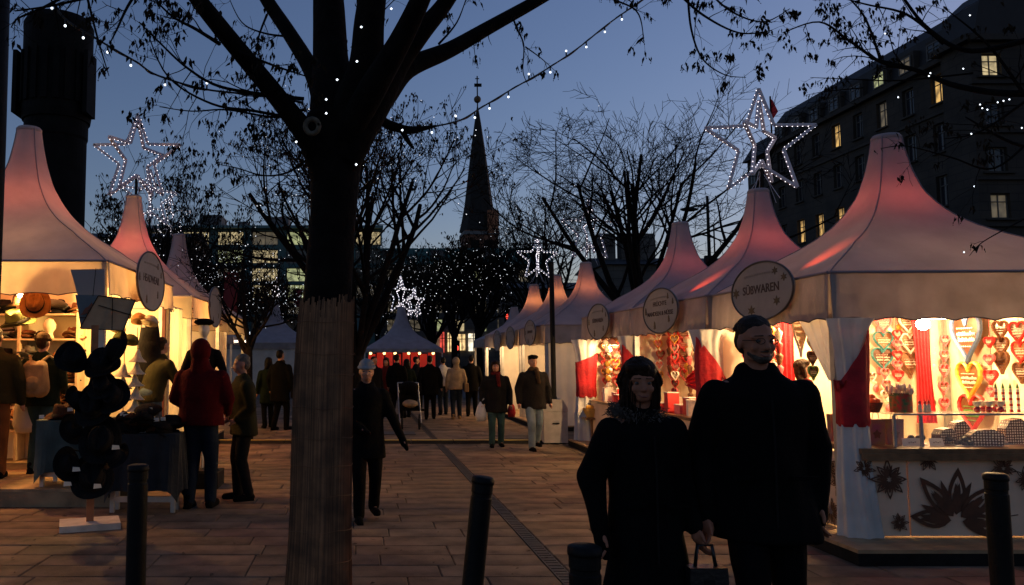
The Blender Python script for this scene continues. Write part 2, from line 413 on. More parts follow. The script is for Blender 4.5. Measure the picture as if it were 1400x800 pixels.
def oval_sign(label, loc, rz, wx, hz, lines, star=False, group='oval stall signs'):
    """local: faces -Y"""
    t = empty('stall_sign', label, 'stall sign', loc, rz, group)
    n = 48; poly = [(wx/2*math.cos(2*math.pi*i/n), hz/2*math.sin(2*math.pi*i/n)) for i in range(n)]
    MB().prism(poly, .02).build('board', m_board, t)
    MB().tube([Vector((x*1.0, -.012, z*1.0)) for x, z in poly+poly[:2]], .011, 6, caps=False).build('rim', m_rim, t, smooth=True)
    rr = random.Random(len(label))
    x = -wx*.27
    mb = MB()
    while x < wx*.22:
        l = rr.uniform(.02, .05); mb.box((x+l/2, -.0118, hz*(.265+.03*math.cos(x*4/wx))), (l, .003, .018+.008*rr.random())); x += l+.014
    if mb.v: mb.build('faint_print', m_faint, t)
    k = len(lines)
    for i, (s, sz, stretch) in enumerate(lines):
        me = text_mesh(s, sz); me.transform(Matrix.Diagonal((stretch, 1, 1, 1)))
        mesh_obj('lettering', me, m_letter, t, (0 if k == 1 else .0, -.012, (.02 if k == 1 else (.10, -.04)[i])*hz/.65))
    for (fx, fz, s) in ((-.42, .02, .115), (.24, .30, .085), (.37, .17, .085), (.25, -.2, .10), (-.16, -.32, .115)):
        mb = MB().prism(star_poly(s*.5, 6) if star else fir_poly(s), .004, m=Matrix.Translation((fx*wx, -.0125, fz*hz)) @ Matrix.Diagonal((1.5, 1, 1, 1)))
        mb.build('ornament', m_gold, t)
    for sx in (-.3, .3): MB().box((sx*wx, .03, hz*.3), (.02, .05, .02)).build('bracket', m_alu, t)
    return t
def lamp(name, label, loc, W_, col, cord=.25, rb=.035, emi=40, group=None, cat='lamp', light=True, rad=.05, added_shade=None):
    t = empty(name, label, cat, loc, 0, group)
    m = mat('bulb_warm_%d' % emi, (1, .9, .7), .4, emit=(1, .72, .38), es=emi)
    MB().ell((0, 0, 0), rb, 12, 8).build('bulb', m, t, smooth=True)
    MB().tube([(0, 0, rb*.9), (0, 0, rb*.9+.05)], .018, 8).build('socket', m_dark, t)
    MB().tube([(0, 0, rb), (0, 0, rb+cord)], .004, 5).build('cord', m_dark, t)
    if added_shade is not None:  # cone added above the bulb to keep its light off the roof
        MB().lathe([(.15, added_shade), (.152, added_shade+.003), (.05, added_shade+.10), (.022, added_shade+.12), (.02, added_shade+.115), (.045, added_shade+.095)], n=20, closed=False).build('added_shade', mat('added_shade_enamel', (.6, .58, .55), .5), t, smooth=True)
    if light:
        l = bpy.data.lights.new('lamp_light', 'POINT'); l.energy = W_*3.9; l.color = col; l.shadow_soft_size = rad
        lo = bpy.data.objects.new('lamp_light', l); C.objects.link(lo); lo.parent = t; lo.location = (0, 0, -rb-rad-.01)
    return t
WARM = (1, .62, .27)
XF = 4.25
HW = 1.365
# ---- right row
RT = []
for i, (cy, lab) in enumerate([(8.40, 'nearest white pagoda tent on the right over the gingerbread heart stall'),
                      (11.15, 'second white pagoda tent of the right row, behind the big SÜßWAREN sign'),
                      (13.90, 'third white pagoda tent of the right row, behind the FRÜCHTE sign'),
                      (19.75, 'white pagoda tent with closed side wall behind the lamp pole and litter bin'),
                      (22.75, 'white pagoda tent with orange peak just left of the black lamp pole'),
                      (25.65, 'farthest white pagoda tent of the right row, with a glowing orange peak')]):
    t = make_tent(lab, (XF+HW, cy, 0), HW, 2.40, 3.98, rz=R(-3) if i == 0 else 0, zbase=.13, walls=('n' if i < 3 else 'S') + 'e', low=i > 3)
    RT.append(t)
# ---- left row
LT = []
for cy, hw, he, hp, lab, wl in [(10.66, 1.60, 2.74, 4.72, 'large white pagoda tent over the hat stall at the left edge', 'nw'),
                            (15.2, 1.45, 2.70, 4.72, 'white pagoda tent with a pink glowing peak behind the hat stall', 'sw'),
                            (18.9, 1.4, 2.6, 4.55, 'pale pagoda tent half hidden behind the pink peaked tent', 'Sw')]:
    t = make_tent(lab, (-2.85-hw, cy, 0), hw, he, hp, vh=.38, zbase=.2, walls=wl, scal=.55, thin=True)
    LT.append(t)
# ---- far tents
p = P(549, 480, 58); make_tent('white market tent with a red lit front at the end of the aisle', (p.x, 58, 0), 2.7, 2.3, 5.3, vh=.25, walls='', low=True)
p = P(375, 472, 44); make_tent('small white tent with a pink peak between the thin tree and the wrapped trunk', (p.x, 44, 0), 2.3, 2.45, 4.6, vh=.35, walls='S', low=True)
p = P(318, 455, 27); make_tent('low white tent edge with a strip lamp just beyond the left row', (p.x-1.3, 27.5, 0), 1.45, 2.35, 3.3, vh=.25, walls='w', low=True)
p = P(655, 480, 30.5); make_tent('small white tent at the far end of the right row with a ragged fringe', (p.x+1.35, 30.5, 0), 1.35, 2.35, 3.55, vh=.3, scal=.12, walls='', low=True)
# ---- platforms
def deck(label, x0, x1, y0, y1, h, board=.14):
    t = empty('stall_deck', label, 'deck', (x0, y0, 0))
    n = int((y1-y0)/board)
    me = None
    for i in range(n):
        if me is None: o = MB().box((0, 0, 0), (x1-x0, board-.006, .03)).build('plank', m_deckwood, t, loc=((x1-x0)/2, board/2, h-.015)); me = o.data
        else: mesh_obj('plank', me, None, t, ((x1-x0)/2, board/2+i*board, h-.015))
    MB().box(((x1-x0)/2, .02, (h-.03)/2), (x1-x0, .03, h-.034)).build('front_board', m_dark if h < .15 else m_deckwood, t)
    for sx in (.02, x1-x0-.02): MB().box((sx, (y1-y0)/2, (h-.03)/2), (.03, y1-y0-.08, h-.034)).build('side_board', m_dark, t)
    return t
deck('low wooden platform under the right row of sweet stalls', 3.98, 7.1, 6.55, 15.5, .13)
deck('low wooden platform under the closed tents beyond the lamp pole', 4.1, 7.0, 18.4, 27.1, .13)
deck('raised wooden deck of the hat stall', -6.05, -2.75, 9.1, 12.4, .20)
deck('raised wooden deck under the second tent on the left', -5.85, -2.75, 13.7, 16.7, .20)
# ---- curtains on the right row
X0 = -HW+.05
curtain(RT[0], X0+.075, -HW-.04, 2.0, 1.68, 1.06, foot=.03, big=.80, slant=.27)
curtain(RT[1], X0-.02, -HW+.06, 2.0, 1.64, 1.10, foot=.15, slant=-.30)
curtain(RT[2], X0-.02, -HW+.06, 2.0, 1.64, 1.10, foot=.15, slant=-.25)
curtain(RT[2], X0-.02, HW-.05, 2.0, 1.66, .92, foot=.03, big=1.12, slant=.1)
# triangular side drapes at the near corner
def drape(t, a, b, c, nm='curtain', mt=None):
    """cloth between top edge a-b gathered to c"""
    mb = MB(); k, r = 24, 12
    a, b, c = map(Vector, (a, b, c))
    nrm = (b-a).cross(c-a).normalized()
    for i in range(k+1):
        f = i/k
        for j in range(r+1):
            g = j/r; top = a.lerp(b, f); bot = c + (b-a)*(f-.5)*.18
            p = top.lerp(bot, g); p += nrm*(.035*math.sin(f*24)*(1-.3*g)); p += (c-(a+b)/2).normalized()*0
            mb.v.append(tuple(p))
    for i in range(k):
        for j in range(r): mb.f.append((i*(r+1)+j, (i+1)*(r+1)+j, (i+1)*(r+1)+j+1, i*(r+1)+j+1))
    mb.build(nm, mt or m_white_cloth, t, smooth=True)
drape(RT[0], (X0+.0, -HW+.02, 2.05), (X0+.0, -HW+.75, 2.05), (X0+.0, -HW+.1, 1.45))
drape(RT[1], (X0, -HW+.05, 2.05), (X0, -HW+.8, 2.05), (X0, -HW+.1, 1.3))
drape(RT[2], (X0, -HW+.05, 2.05), (X0, -HW+.7, 2.05), (X0, -HW+.1, 1.4))
drape(RT[1], (X0-.03, -HW+.05, 1.7), (X0-.03, -HW+.1, 1.2), (X0-.03, -HW+.75, 1.35), 'red_sash', m_red_cloth)
# ---- signs
def sign_at(px, py, X, right, *a, **k):
    p = PX(px, py, X); return oval_sign(a[0], tuple(p), R(-90) if right else R(90), *a[1:], **k)
XS = XF-.10
sign_at(1041, 398, XS, True, 'large oval sign reading SÜßWAREN above the man\'s head', 1.26, .60, [('SÜßWAREN', .125, 1.15)], star=True)
sign_at(903, 425, XS, True, 'oval sign reading FRÜCHTE MANDELN & NÜSSE', 1.26, .615, [('FRÜCHTE', .085, 1.35), ('MANDELN & NÜSSE', .085, 1.25)])
sign_at(818, 440, XS, True, 'smaller oval sign over the red and white curtain beside the closed tent wall', 1.24, .61, [('SÜßWAREN', .10, 1.2)])
sign_at(725, 455, XS-.06, True, 'narrow oval sign between the lamp pole and the couple walking up', 1.2, .60, [('SÜßWAREN', .09, 1.2)])
sign_at(698, 462, XS-.06, True, 'second oval sign from the far end of the right row', 1.2, .60, [])
sign_at(680, 466, XS-.06, True, 'oval sign at the far end of the right row', 1.2, .60, [])
sign_at(206, 385, -2.72, False, 'oval sign reading HEADWEAR on the corner of the hat stall', 1.36, .765, [('HEADWEAR', .14, 1.05)])
sign_at(294, 420, -2.72, False, 'narrow oval sign above the mannequin on the second left tent', 1.3, .76, [])
# ---- lamps in the stalls (visible bulbs)
lamp('hanging_bulb', 'glaring bare bulb hanging in front of the red drape in the sweet stall', tuple(P(1262, 443, 8.1)), 46, WARM, cord=.33, rb=.062, emi=90, group='bare bulbs in the stalls')
for (x, y, z, w, lab) in [(5.0, 9.0, 2.2, 34, 'bare bulb inside the nearest right stall near its aisle corner'),
                     (6.55, 9.0, 2.15, 24, 'bare bulb inside the nearest right stall in its far corner'),
                     (4.75, 10.6, 1.98, 36, 'bare bulb glaring among the sweets of the second right stall'),
                     (5.9, 11.6, 2.15, 16, 'bare bulb at the rear of the second right stall'),
                     (4.75, 13.4, 2.00, 36, 'bare bulb glaring among the hearts of the third right stall'),
                     (4.62, 14.75, 1.95, 14, 'bare bulb above the basket at the end of the third right stall'),
                     (4.9, 19.6, 2.1, 18, 'bare bulb in the tent behind the lamp pole'),
                     (4.9, 22.6, 2.1, 30, 'bare bulb in the tent left of the lamp pole'),
                     (4.9, 25.4, 2.1, 40, 'bare bulb in the farthest tent of the right row'),
                     (-4.3, 10.2, 2.45, 60, 'bare bulb under the front of the hat stall roof'),
                     (-3.45, 11.2, 2.3, 44, 'bare bulb near the tag strips in the hat stall'),
                     (-3.6, 15.0, 2.3, 30, 'bare bulb in the second left tent'),
                     (-3.75, 12.95, 2.2, 34, 'added bulb lighting the cream side curtain from behind'),  # bulb added in the gap so that the curtain glows
                     (-3.9, 18.6, 2.2, 20, 'bare bulb in the third left tent')]:
    lamp('hanging_bulb', lab, (x, y, z), w, WARM if x > 0 else (1, .55, .165), cord=.2, group='bare bulbs in the stalls', added_shade=None if x < 0 else -.06)
def peak_lamp(t, h, w, col, off=(0, 0), rad=.06):
    l = bpy.data.lights.new('peak_light', 'POINT'); l.energy = w; l.color = col; l.shadow_soft_size = rad
    m = mat('peak_bulb', (1, .4, .3), .4, emit=(1, .25, .15), es=8)
    e = MB().ell((0, 0, 0), .04, 10, 6).build('peak_bulb', m, t, loc=(off[0], off[1], h+.1), smooth=True)
    lo = bpy.data.objects.new('peak_light', l); C.objects.link(lo); lo.parent = t; lo.location = (off[0], off[1], h)
RED = (1, .13, .07)
for t, h, w, c in ((RT[0], 3.15, 40, RED), (RT[1], 3.1, 44, RED), (RT[2], 3.1, 24, RED), (RT[3], 3.3, 50, (1, .30, .10)), (RT[4], 3.4, 66, (1, .36, .10)), (RT[5], 3.4, 66, (1, .36, .10)),
                   (LT[0], 3.5, 80, (1, .22, .09)), (LT[1], 3.6, 90, (1, .14, .08)), (LT[2], 3.4, 1, RED)):
    peak_lamp(t, h, w, c)
def red_spot(t, x, y, z, w, aim=(0, 0)):
    l = bpy.data.lights.new('red_spot_light', 'SPOT'); l.energy = w; l.color = (1, .10, .03); l.spot_size = R(62); l.spot_blend = .9; l.shadow_soft_size = .03
    h = MB().lathe([(.05, -.10), (.055, 0), (.05, 0), (.02, -.06)], n=14).build('red_spot', m_dark, t, loc=(x, y, z-.02)); MB().tube([(x, y, z-.1), (x, y-.0, z-.3)], .01, 5).build('spot_stem', m_dark, t)
    lo = bpy.data.objects.new('red_spot_light', l); C.objects.link(lo); lo.parent = t; lo.location = (x, y, z); lo.rotation_euler = (math.pi+aim[0], aim[1], 0)
red_spot(RT[0], -.98, -.55, 2.18, 260)
red_spot(RT[1], -.98, -.45, 2.18, 260)
# ================================================================ buildings
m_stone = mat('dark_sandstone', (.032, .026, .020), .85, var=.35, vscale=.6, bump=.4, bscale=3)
def block_mat(name, col, bw, bh):
    m = mat(name, col, .85, var=.4, vscale=.5); t = m.node_tree; N = t.nodes; L = t.links
    tc = N.new('ShaderNodeTexCoord'); mp = N.new('ShaderNodeMapping'); mp.inputs['Rotation'].default_value = (R(90), 0, R(90)) if name.endswith('x') else (R(90), 0, 0)
    br = N.new('ShaderNodeTexBrick'); br.inputs['Color1'].default_value = (1, 1, 1, 1); br.inputs['Color2'].default_value = (.8, .8, .8, 1); br.inputs['Mortar'].default_value = (.2, .2, .2, 1)
    br.inputs['Brick Width'].default_value = bw; br.inputs['Row Height'].default_value = bh; br.inputs['Mortar Size'].default_value = .02; br.inputs['Scale'].default_value = 1
    sx = N.new('ShaderNodeSeparateXYZ'); cx = N.new('ShaderNodeCombineXYZ'); ad = N.new('ShaderNodeMath'); ad.operation = 'ADD'
    L.new(tc.outputs['Object'], sx.inputs[0]); L.new(sx.outputs[0], ad.inputs[0]); L.new(sx.outputs[1], ad.inputs[1]); L.new(ad.outputs[0], cx.inputs[0]); L.new(sx.outputs[2], cx.inputs[1])
    L.new(cx.outputs[0], br.inputs['Vector'])
    b = N['Principled BSDF']; old = b.inputs['Base Color'].links[0].from_socket
    mx = N.new('ShaderNodeMix'); mx.data_type = 'RGBA'; mx.blend_type = 'MULTIPLY'; mx.inputs[0].default_value = .7
    L.new(old, mx.inputs[6]); L.new(br.outputs[0], mx.inputs[7]); L.new(mx.outputs[2], b.inputs['Base Color'])
    bp = N.new('ShaderNodeBump'); bp.inputs['Distance'].default_value = .05; L.new(br.outputs['Fac'], bp.inputs['Height']); bp.invert = True; L.new(bp.outputs[0], b.inputs['Normal'])
    return m
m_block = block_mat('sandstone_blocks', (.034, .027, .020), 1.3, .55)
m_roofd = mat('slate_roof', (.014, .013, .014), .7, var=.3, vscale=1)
m_glassd = mat('dark_glass', (.02, .022, .028), .12, spec=.6)
m_frame = mat('pale_window_frame', (.085, .08, .072), .6)
def lit(nm, col, es): return mat(nm, (.3, .25, .2), .8, emit=col, es=es)
m_lit = [lit('lit_window_yellow', (1, .62, .18), 1.1), lit('lit_window_pale', (1, .78, .42), .85), lit('lit_window_dim', (.8, .62, .35), .16), lit('lit_window_green', (.75, .85, .45), .5)]
def room_mat(nm, col, es):
    m = lit(nm, col, es); t = m.node_tree; N = t.nodes; L = t.links; b = N['Principled BSDF']
    tc = N.new('ShaderNodeTexCoord'); n = N.new('ShaderNodeTexNoise'); n.inputs['Scale'].default_value = 1.7; n.inputs['Detail'].default_value = 3
    L.new(tc.outputs['Object'], n.inputs['Vector']); mr = N.new('ShaderNodeMapRange'); mr.inputs[1].default_value = .35; mr.inputs[2].default_value = .65; mr.inputs[3].default_value = es*.35; mr.inputs[4].default_value = es*1.35
    L.new(n.outputs[0], mr.inputs[0]); L.new(mr.outputs[0], b.inputs['Emission Strength']); return m
m_lit = [room_mat('lit_room_yellow', (1, .58, .16), .62), room_mat('lit_room_pale', (1, .78, .40), .5), room_mat('lit_room_dim', (.8, .62, .35), .10), room_mat('lit_room_green', (.80, .85, .40), .42)]
def window(parent, c, w, h, axis, glow=None, name='window', double=True, deep=.12):
    """c: centre on the facade plane; axis 'X' = facade faces -X, 'Y' = facade faces -Y"""
    def place(mb, nm, mt, par, off):
        return mb
    M = Matrix.Rotation(R(-90), 4, 'Z') if axis == 'X' else Matrix.Identity(4)
    def B(cx, cz, y, dx, dz, dy): return (M @ Vector((cx, y, cz)), (M.to_3x3() @ Vector((dx, dy, dz))))
    fr = MB()
    def bar(cx, cz, dx, dz, y=-.02, dy=.08):
        p, d = B(cx, cz, y, dx, dz, dy); fr.box(p, (abs(d.x), abs(d.y), abs(d.z)))
    t = .09
    bar(0, h/2-t/2, w, t); bar(0, -h/2+t/2, w, t); bar(-w/2+t/2, 0, t, h-2*t); bar(w/2-t/2, 0, t, h-2*t)
    if double: bar(0, 0, .07, h-2*t, -.025); bar(0, h*.18, w-2*t, .06, -.03)
    f = fr.build(name, m_frame, parent, loc=c)
    p, d = B(0, 0, .0, w-.04, h-.04, .03)
    MB().box(p, (abs(d.x), abs(d.y), abs(d.z))).build('pane', glow if glow else m_glassd, f)
    return f
# ---- long sandstone building, facade along the row on the right
hb = empty('hotel_building', 'long dark sandstone building with several lit windows rising behind the right row of tents', 'building', (0, 0, 0))
FX = 40.0; YN, YF = 53.0, 76.5; HT = 23.9
def facade_wall():
    # wall with real openings: piers and spandrels
    rows = [(20.2, 2.0), (16.8, 2.0), (13.1, 2.1), (9.7, 2.1), (6.2, 2.1), (2.4, 2.6)]
    cols = [54.3 + 2.95*i for i in range(8)]
    mb = MB()
    z = 0; edges = []
    zs = sorted([(r-h/2, r+h/2) for r, h in rows]); prev = 0
    for a, b in zs:
        mb.box((FX+.4, (YN+YF)/2, (prev+a)/2), (.8, YF-YN, a-prev)); 
        py = YN
        for cy in cols:
            mb.box((FX+.4, (py+cy-.6)/2, (a+b)/2), (.8, cy-.6-py, b-a)); py = cy+.6
        mb.box((FX+.4, (py+YF)/2, (a+b)/2), (.8, YF-py, b-a)); prev = b
    mb.box((FX+.4, (YN+YF)/2, (prev+21.9)/2), (.8, YF-YN, 21.9-prev))
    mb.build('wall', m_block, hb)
    litset = {(13.1, 5): 0, (13.1, 6): 0, (13.1, 4): 0, (20.2, 0): 0, (20.2, 4): 0, (20.2, 2): 2}
    for z, h in rows:
        for i, cy in enumerate(cols):
            k = litset.get((z, i))
            window(hb, (FX+.3, cy, z), 1.2, h, 'X', m_lit[k] if k is not None else None)
            if z > 5: MB().box((FX-.06, cy, z-h/2-.07), (.24, 1.4, .12)).build('sill', m_stone, hb)
facade_wall()
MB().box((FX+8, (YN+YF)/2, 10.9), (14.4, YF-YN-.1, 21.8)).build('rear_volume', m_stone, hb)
for z, dz, pr in ((21.95, .35, .45), (18.45, .18, .15), (11.4, .2, .18), (4.2, .3, .2)):
    MB().box((FX-pr/2+.2, (YN+YF)/2, z), (pr+.4, YF-YN+.1, dz)).build('cornice', m_stone, hb)
# dormer storey and roof
mb = MB().prism([(.15, 0), (.5, 2.3), (1.3, 3.3), (6, 5.2), (16, 0)], YF-YN, m=Matrix.Translation((FX+.1, (YN+YF)/2, 22.13)))
mb.build('roof', m_roofd, hb)
for i in range(8):
    cy = 54.3+2.95*i
    MB().box((FX+.50, cy, 23.0), (1.0, 1.7, 1.55)).build('dormer', m_stone, hb)
    window(hb, (FX-.06, cy, 22.95), 1.3, 1.15, 'X', {1: m_lit[2], 2: m_lit[3]}.get(i))
for i in range(3): MB().box((FX+5.5, 57+8*i, 26.6), (1.2, 1.8, 1.4)).build('chimney', m_stone, hb)
MB().tube([(FX+2.5, 52, 24), (FX+2.5, 52, 29.5)], .07, 6).build('mast', m_dark, hb)
# near corner block facing the square
cx0, cx1, cy0 = 39.4, 52.0, 50.4
mb = MB()
rows = [(20.5, 1.5), (17.3, 1.5), (14.3, 1.6), (11.3, 1.6), (8.3, 1.7), (5.0, 1.8), (2.0, 2.0)]
wx = [40.75, 44.0, 47.2, 50.4]
zs = sorted([(r-h/2, r+h/2) for r, h in rows]); prev = 0
for a, b in zs:
    mb.box(((cx0+cx1)/2, cy0+.4, (prev+a)/2), (cx1-cx0, .8, a-prev)); px = cx0
    for x in wx:
        mb.box(((px+x-.62)/2, cy0+.4, (a+b)/2), (x-.62-px, .8, b-a)); px = x+.62
    mb.box(((px+cx1)/2, cy0+.4, (a+b)/2), (cx1-px, .8, b-a)); prev = b
mb.box(((cx0+cx1)/2, cy0+.4, (prev+22)/2), (cx1-cx0, .8, 22-prev))
mb.box((cx0+.4, (cy0+.8+YN)/2, 11), (.8, YN-cy0-.8, 22))
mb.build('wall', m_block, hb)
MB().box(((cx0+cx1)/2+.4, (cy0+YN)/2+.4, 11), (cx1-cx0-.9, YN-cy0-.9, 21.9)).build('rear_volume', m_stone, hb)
litn = {(20.5, 0): 1, (20.5, 1): 1, (17.2, 0): 0, (11.3, 0): 2, (8.3, 1): 2}
for z, h in rows:
    for i, x in enumerate(wx):
        k = litn.get((z, i)); window(hb, (x, cy0+.3, z), 1.24, h, 'Y', m_lit[k] if k is not None else None)
        MB().box((x, cy0-.06, z-h/2-.07), (2.0, .24, .12)).build('sill', m_stone, hb)
    MB().box(((cx0+cx1)/2-.05, cy0-.04, z-h/2-.45), (cx1-cx0+.1, .3, .2)).build('string_course', m_stone, hb)
MB().box(((cx0+cx1)/2-.1, (cy0+YN)/2, 22.2), (cx1-cx0+.8, YN-cy0+.8, .4)).build('cornice', m_stone, hb)
MB().prism([(.3, 0), (.8, 2.3), (2.2, 3.6), (6.6, 5.0), (12.8, 5.0), (12.8, 0)], 3.2, m=Matrix.Translation((cx0, (cy0+YN)/2+.3, 22.42))).build('roof', m_roofd, hb)
# dark projecting tower house at the far end of the facade, with a mast and a small red flag
e = empty('gable_house', 'dark building end with a red flag on its mast behind the right star', 'building')
MB().box((FX+6, 79.2, 10.8), (12, 4.4, 21.6)).build('wall', m_block, e)
MB().prism([(-.5, 0), (.8, 2.0), (6, 4.0), (12, 0)], 4.6, m=Matrix.Translation((FX, 79.2, 21.65))).build('roof', m_roofd, e)
for z in (20.2, 16.8, 13.1):
    for y in (78.2, 80.3): window(e, (FX-.03, y, z), 1.2, 2.0, 'X')
MB().tube([(FX+.6, 77.5, 22.5), (FX+.6, 77.5, 27.4)], .08, 6).build('mast', m_dark, e)
MB().add([(FX+.6, 77.5, 27.2), (FX+.6, 77.0, 26.8), (FX+.85, 76.6, 25.6), (FX+.7, 77.45, 25.0)], [(0, 1, 2, 3)]).build('flag', m_red_cloth, e)
# ---- teal glass office, far left
m_teal = mat('teal_panel', (.012, .075, .075), .45, var=.3, vscale=1.5)
m_teal2 = mat('pale_teal_panel', (.05, .13, .14), .45)
m_conc = mat('grey_concrete', (.13, .13, .13), .8, var=.3)
ob = empty('office_building', 'far office building with teal bands and rows of lit windows', 'building')
Yb = 90.0
pl = P(262, 313, Yb); pr = P(520, 313, Yb); Hb = P(360, 313, Yb).z; xl, xr = pl.x-6, pr.x
fz = [(P(400, y, Yb).z) for y in (325, 350, 375, 398, 420, 442)]
rr = random.Random(5)
cols = []; x = xl+1
while x < xr-2: cols.append(x+1.6); x += 3.9
mb = MB(); prev = 0
for z in sorted(fz):
    a, b = z-.85, z+.75
    mb.box(((xl+xr)/2, Yb+.4, (prev+a)/2), (xr-xl, .8, a-prev)); px = xl
    for c in cols:
        mb.box(((px+c-1.5)/2, Yb+.4, z-.05), (c-1.5-px, .8, 1.6)); px = c+1.5
    mb.box(((px+xr)/2, Yb+.4, z-.05), (xr-px, .8, 1.6)); prev = b
mb.box(((xl+xr)/2, Yb+.4, (prev+Hb)/2), (xr-xl, .8, Hb-prev))
mb.build('wall', m_teal, ob)
MB().box(((xl+xr)/2, Yb+8, Hb/2-.05), (xr-xl, 14, Hb-.1)).build('rear_volume', m_conc, ob)
MB().box(((xl+xr)/2, Yb+7, Hb+.15), (xr-xl+.6, 15.4, .3)).build('roof', m_teal2, ob)
for z in fz:
    for c in cols:
        glow = rr.choice([m_lit[3], m_lit[1], m_lit[1], None, m_lit[2]]) if z > 9 else rr.choice([m_lit[2], None, None, m_lit[1], m_teal2])
        window(ob, (c, Yb+.3, z-.05), 2.98, 1.6, 'Y', glow)
for px, w, y0 in ((292, 30, 300), (383, 28, 303), (335, 14, 309)):
    p = P(px, y0, Yb+6); MB().box((p.x, Yb+6, (Hb+p.z)/2+.2), (w*.085, 4, p.z-Hb)).build('roof_box', m_conc, ob)
# ---- middle building with a green roof
gb = empty('merchant_house', 'long merchant house with a green copper roof in front of the church', 'building')
Yg = 100.0; a = P(500, 362, Yg); b = P(720, 362, Yg); xl, xr, Hw = a.x-12, b.x+3, a.z; Ht = P(600, 337, Yg).z
m_copper = mat('green_copper', (.035, .10, .075), .6, var=.4, vscale=.4)
m_dstone = block_mat('grey_blocks', (.10, .09, .078), 1.5, .6)
zr = [P(600, y, Yg).z for y in (377, 398, 420, 445, 468)]
cols = [xl+1.6+2.75*i for i in range(int((xr-xl)/2.75))]
mb = MB(); prev = 0
for z in sorted(zr):
    p0, p1 = z-.8, z+.8
    mb.box(((xl+xr)/2, Yg+.4, (prev+p0)/2), (xr-xl, .8, p0-prev)); px = xl
    for c in cols: mb.box(((px+c-.75)/2, Yg+.4, z), (c-.75-px, .8, 1.6)); px = c+.75
    mb.box(((px+xr)/2, Yg+.4, z), (xr-px, .8, 1.6)); prev = p1
mb.box(((xl+xr)/2, Yg+.4, (prev+Hw)/2), (xr-xl, .8, Hw-prev)); mb.build('wall', m_dstone, gb)
MB().box(((xl+xr)/2, Yg+8, Hw/2), (xr-xl, 14, Hw-.1)).build('rear_volume', m_conc, gb)
MB().prism([(-.4, 0), (1.6, Ht-Hw), (9, Ht-Hw+.6), (16, 0)], xr-xl+.6, m=Matrix.Translation(((xl+xr)/2, Yg, Hw)) @ Matrix.Rotation(R(90), 4, 'Z')).build('roof', m_copper, gb)
for z in zr:
    for i, c in enumerate(cols):
        glow = rr.choice([m_lit[2], m_lit[3], None, m_lit[2], m_lit[1] if z < 9 else None])
        window(gb, (c, Yg+.3, z), 1.5, 1.6, 'Y', glow)
for i in range(5):
    x = xl+8+i*6.5; MB().box((x, Yg+1.4, (Hw+Ht)/2), (1.6, 2, 1.5)).build('dormer', m_dstone, gb)
# lit shop windows at ground level
m_shop = [room_mat('shop_warm', (1, .66, .28), 1.2), room_mat('shop_red', (1, .10, .06), .8), room_mat('shop_pale', (1, .85, .6), 1.3)]
for i, (px, w, h, k, nm) in enumerate([(632, 9, 22, 0, 'tall lit shop window left of the far tree trunk'), (648, 14, 24, 2, 'round topped lit shop window between far tree trunks'), (605, 6, 28, 1, 'red lit shop panel beside the white tent peak'),
                              (590, 5, 14, 0, 'small amber shop window just right of the white tent'), (668, 6, 20, 2, 'narrow lit shop window near the far end of the right row'), (615, 5, 26, 0, 'slim warm shop window between two thin trunks')]):
    p = P(px, 468, 99.4); s = 99.4/FPX
    t = tag(MB().box((0, 0, 0), (w*s, .1, h*s)).build('shop_window', m_shop[k], loc=(p.x, 99.8, p.z)), nm, 'shop window')
    MB().box((0, -.08, 0), (.1, .08, h*s)).build('mullion', m_dark, t); MB().box((0, -.08, h*s*.2), (w*s, .06, .1)).build('transom', m_dark, t)
# ---- church
ch = empty('church_tower', 'brick church tower with a tall slender spire topped by a ball and weather vane', 'church')
Yc = 118.0; s = Yc/FPX
cxm = P(655, 320, Yc).x; zb = P(655, 318, Yc).z; zt = P(655, 145, Yc).z; wb = 25*s
prof = [(wb*1.10, zb), (wb*.98, zb+(zt-zb)*.07), (wb*.80, zb+(zt-zb)*.20), (wb*.58, zb+(zt-zb)*.45), (wb*.35, zb+(zt-zb)*.7), (wb*.19, zb+(zt-zb)*.86), (wb*.03, zt)]
MB().lathe(prof, (cxm, Yc, 0), 8).build('spire', mat('dark_copper', (.018, .017, .015), .8, var=.3, spec=.2), ch)
m_brick = mat('dark_brick', (.16, .065, .035), .85, var=.4, vscale=1)
MB().box((cxm, Yc, zb/2), (wb*1.8, wb*1.8, zb)).build('tower', m_brick, ch)
MB().box((cxm, Yc, zb-.4), (wb*1.95, wb*1.95, .5)).build('cornice', m_conc, ch)
for sx in (-.8, .8):
    MB().box((cxm+sx*wb*.45, Yc-wb*.91, zb-3), (1.2, .2, 3)).build('louvre', m_dark, ch)
MB().ell((cxm, Yc, zt+1.0), .55, 10, 6).build('ball', m_gold, ch)
MB().tube([(cxm, Yc, zt-.5), (cxm, Yc, zt+4.6)], .1, 6).build('vane_rod', m_dark, ch)
MB().box((cxm+.1, Yc, zt+3.2), (1.1, .1, .5)).box((cxm, Yc, zt+4.2), (.6, .1, .12)).build('weather_vane', m_dark, ch)
MB().box((cxm+wb*.62, Yc-wb*.93, zb+1.2), (1.6, .3, 3.4)).build('lit_gable', mat('lit_brick', (.34, .13, .06), .8, var=.3), ch)
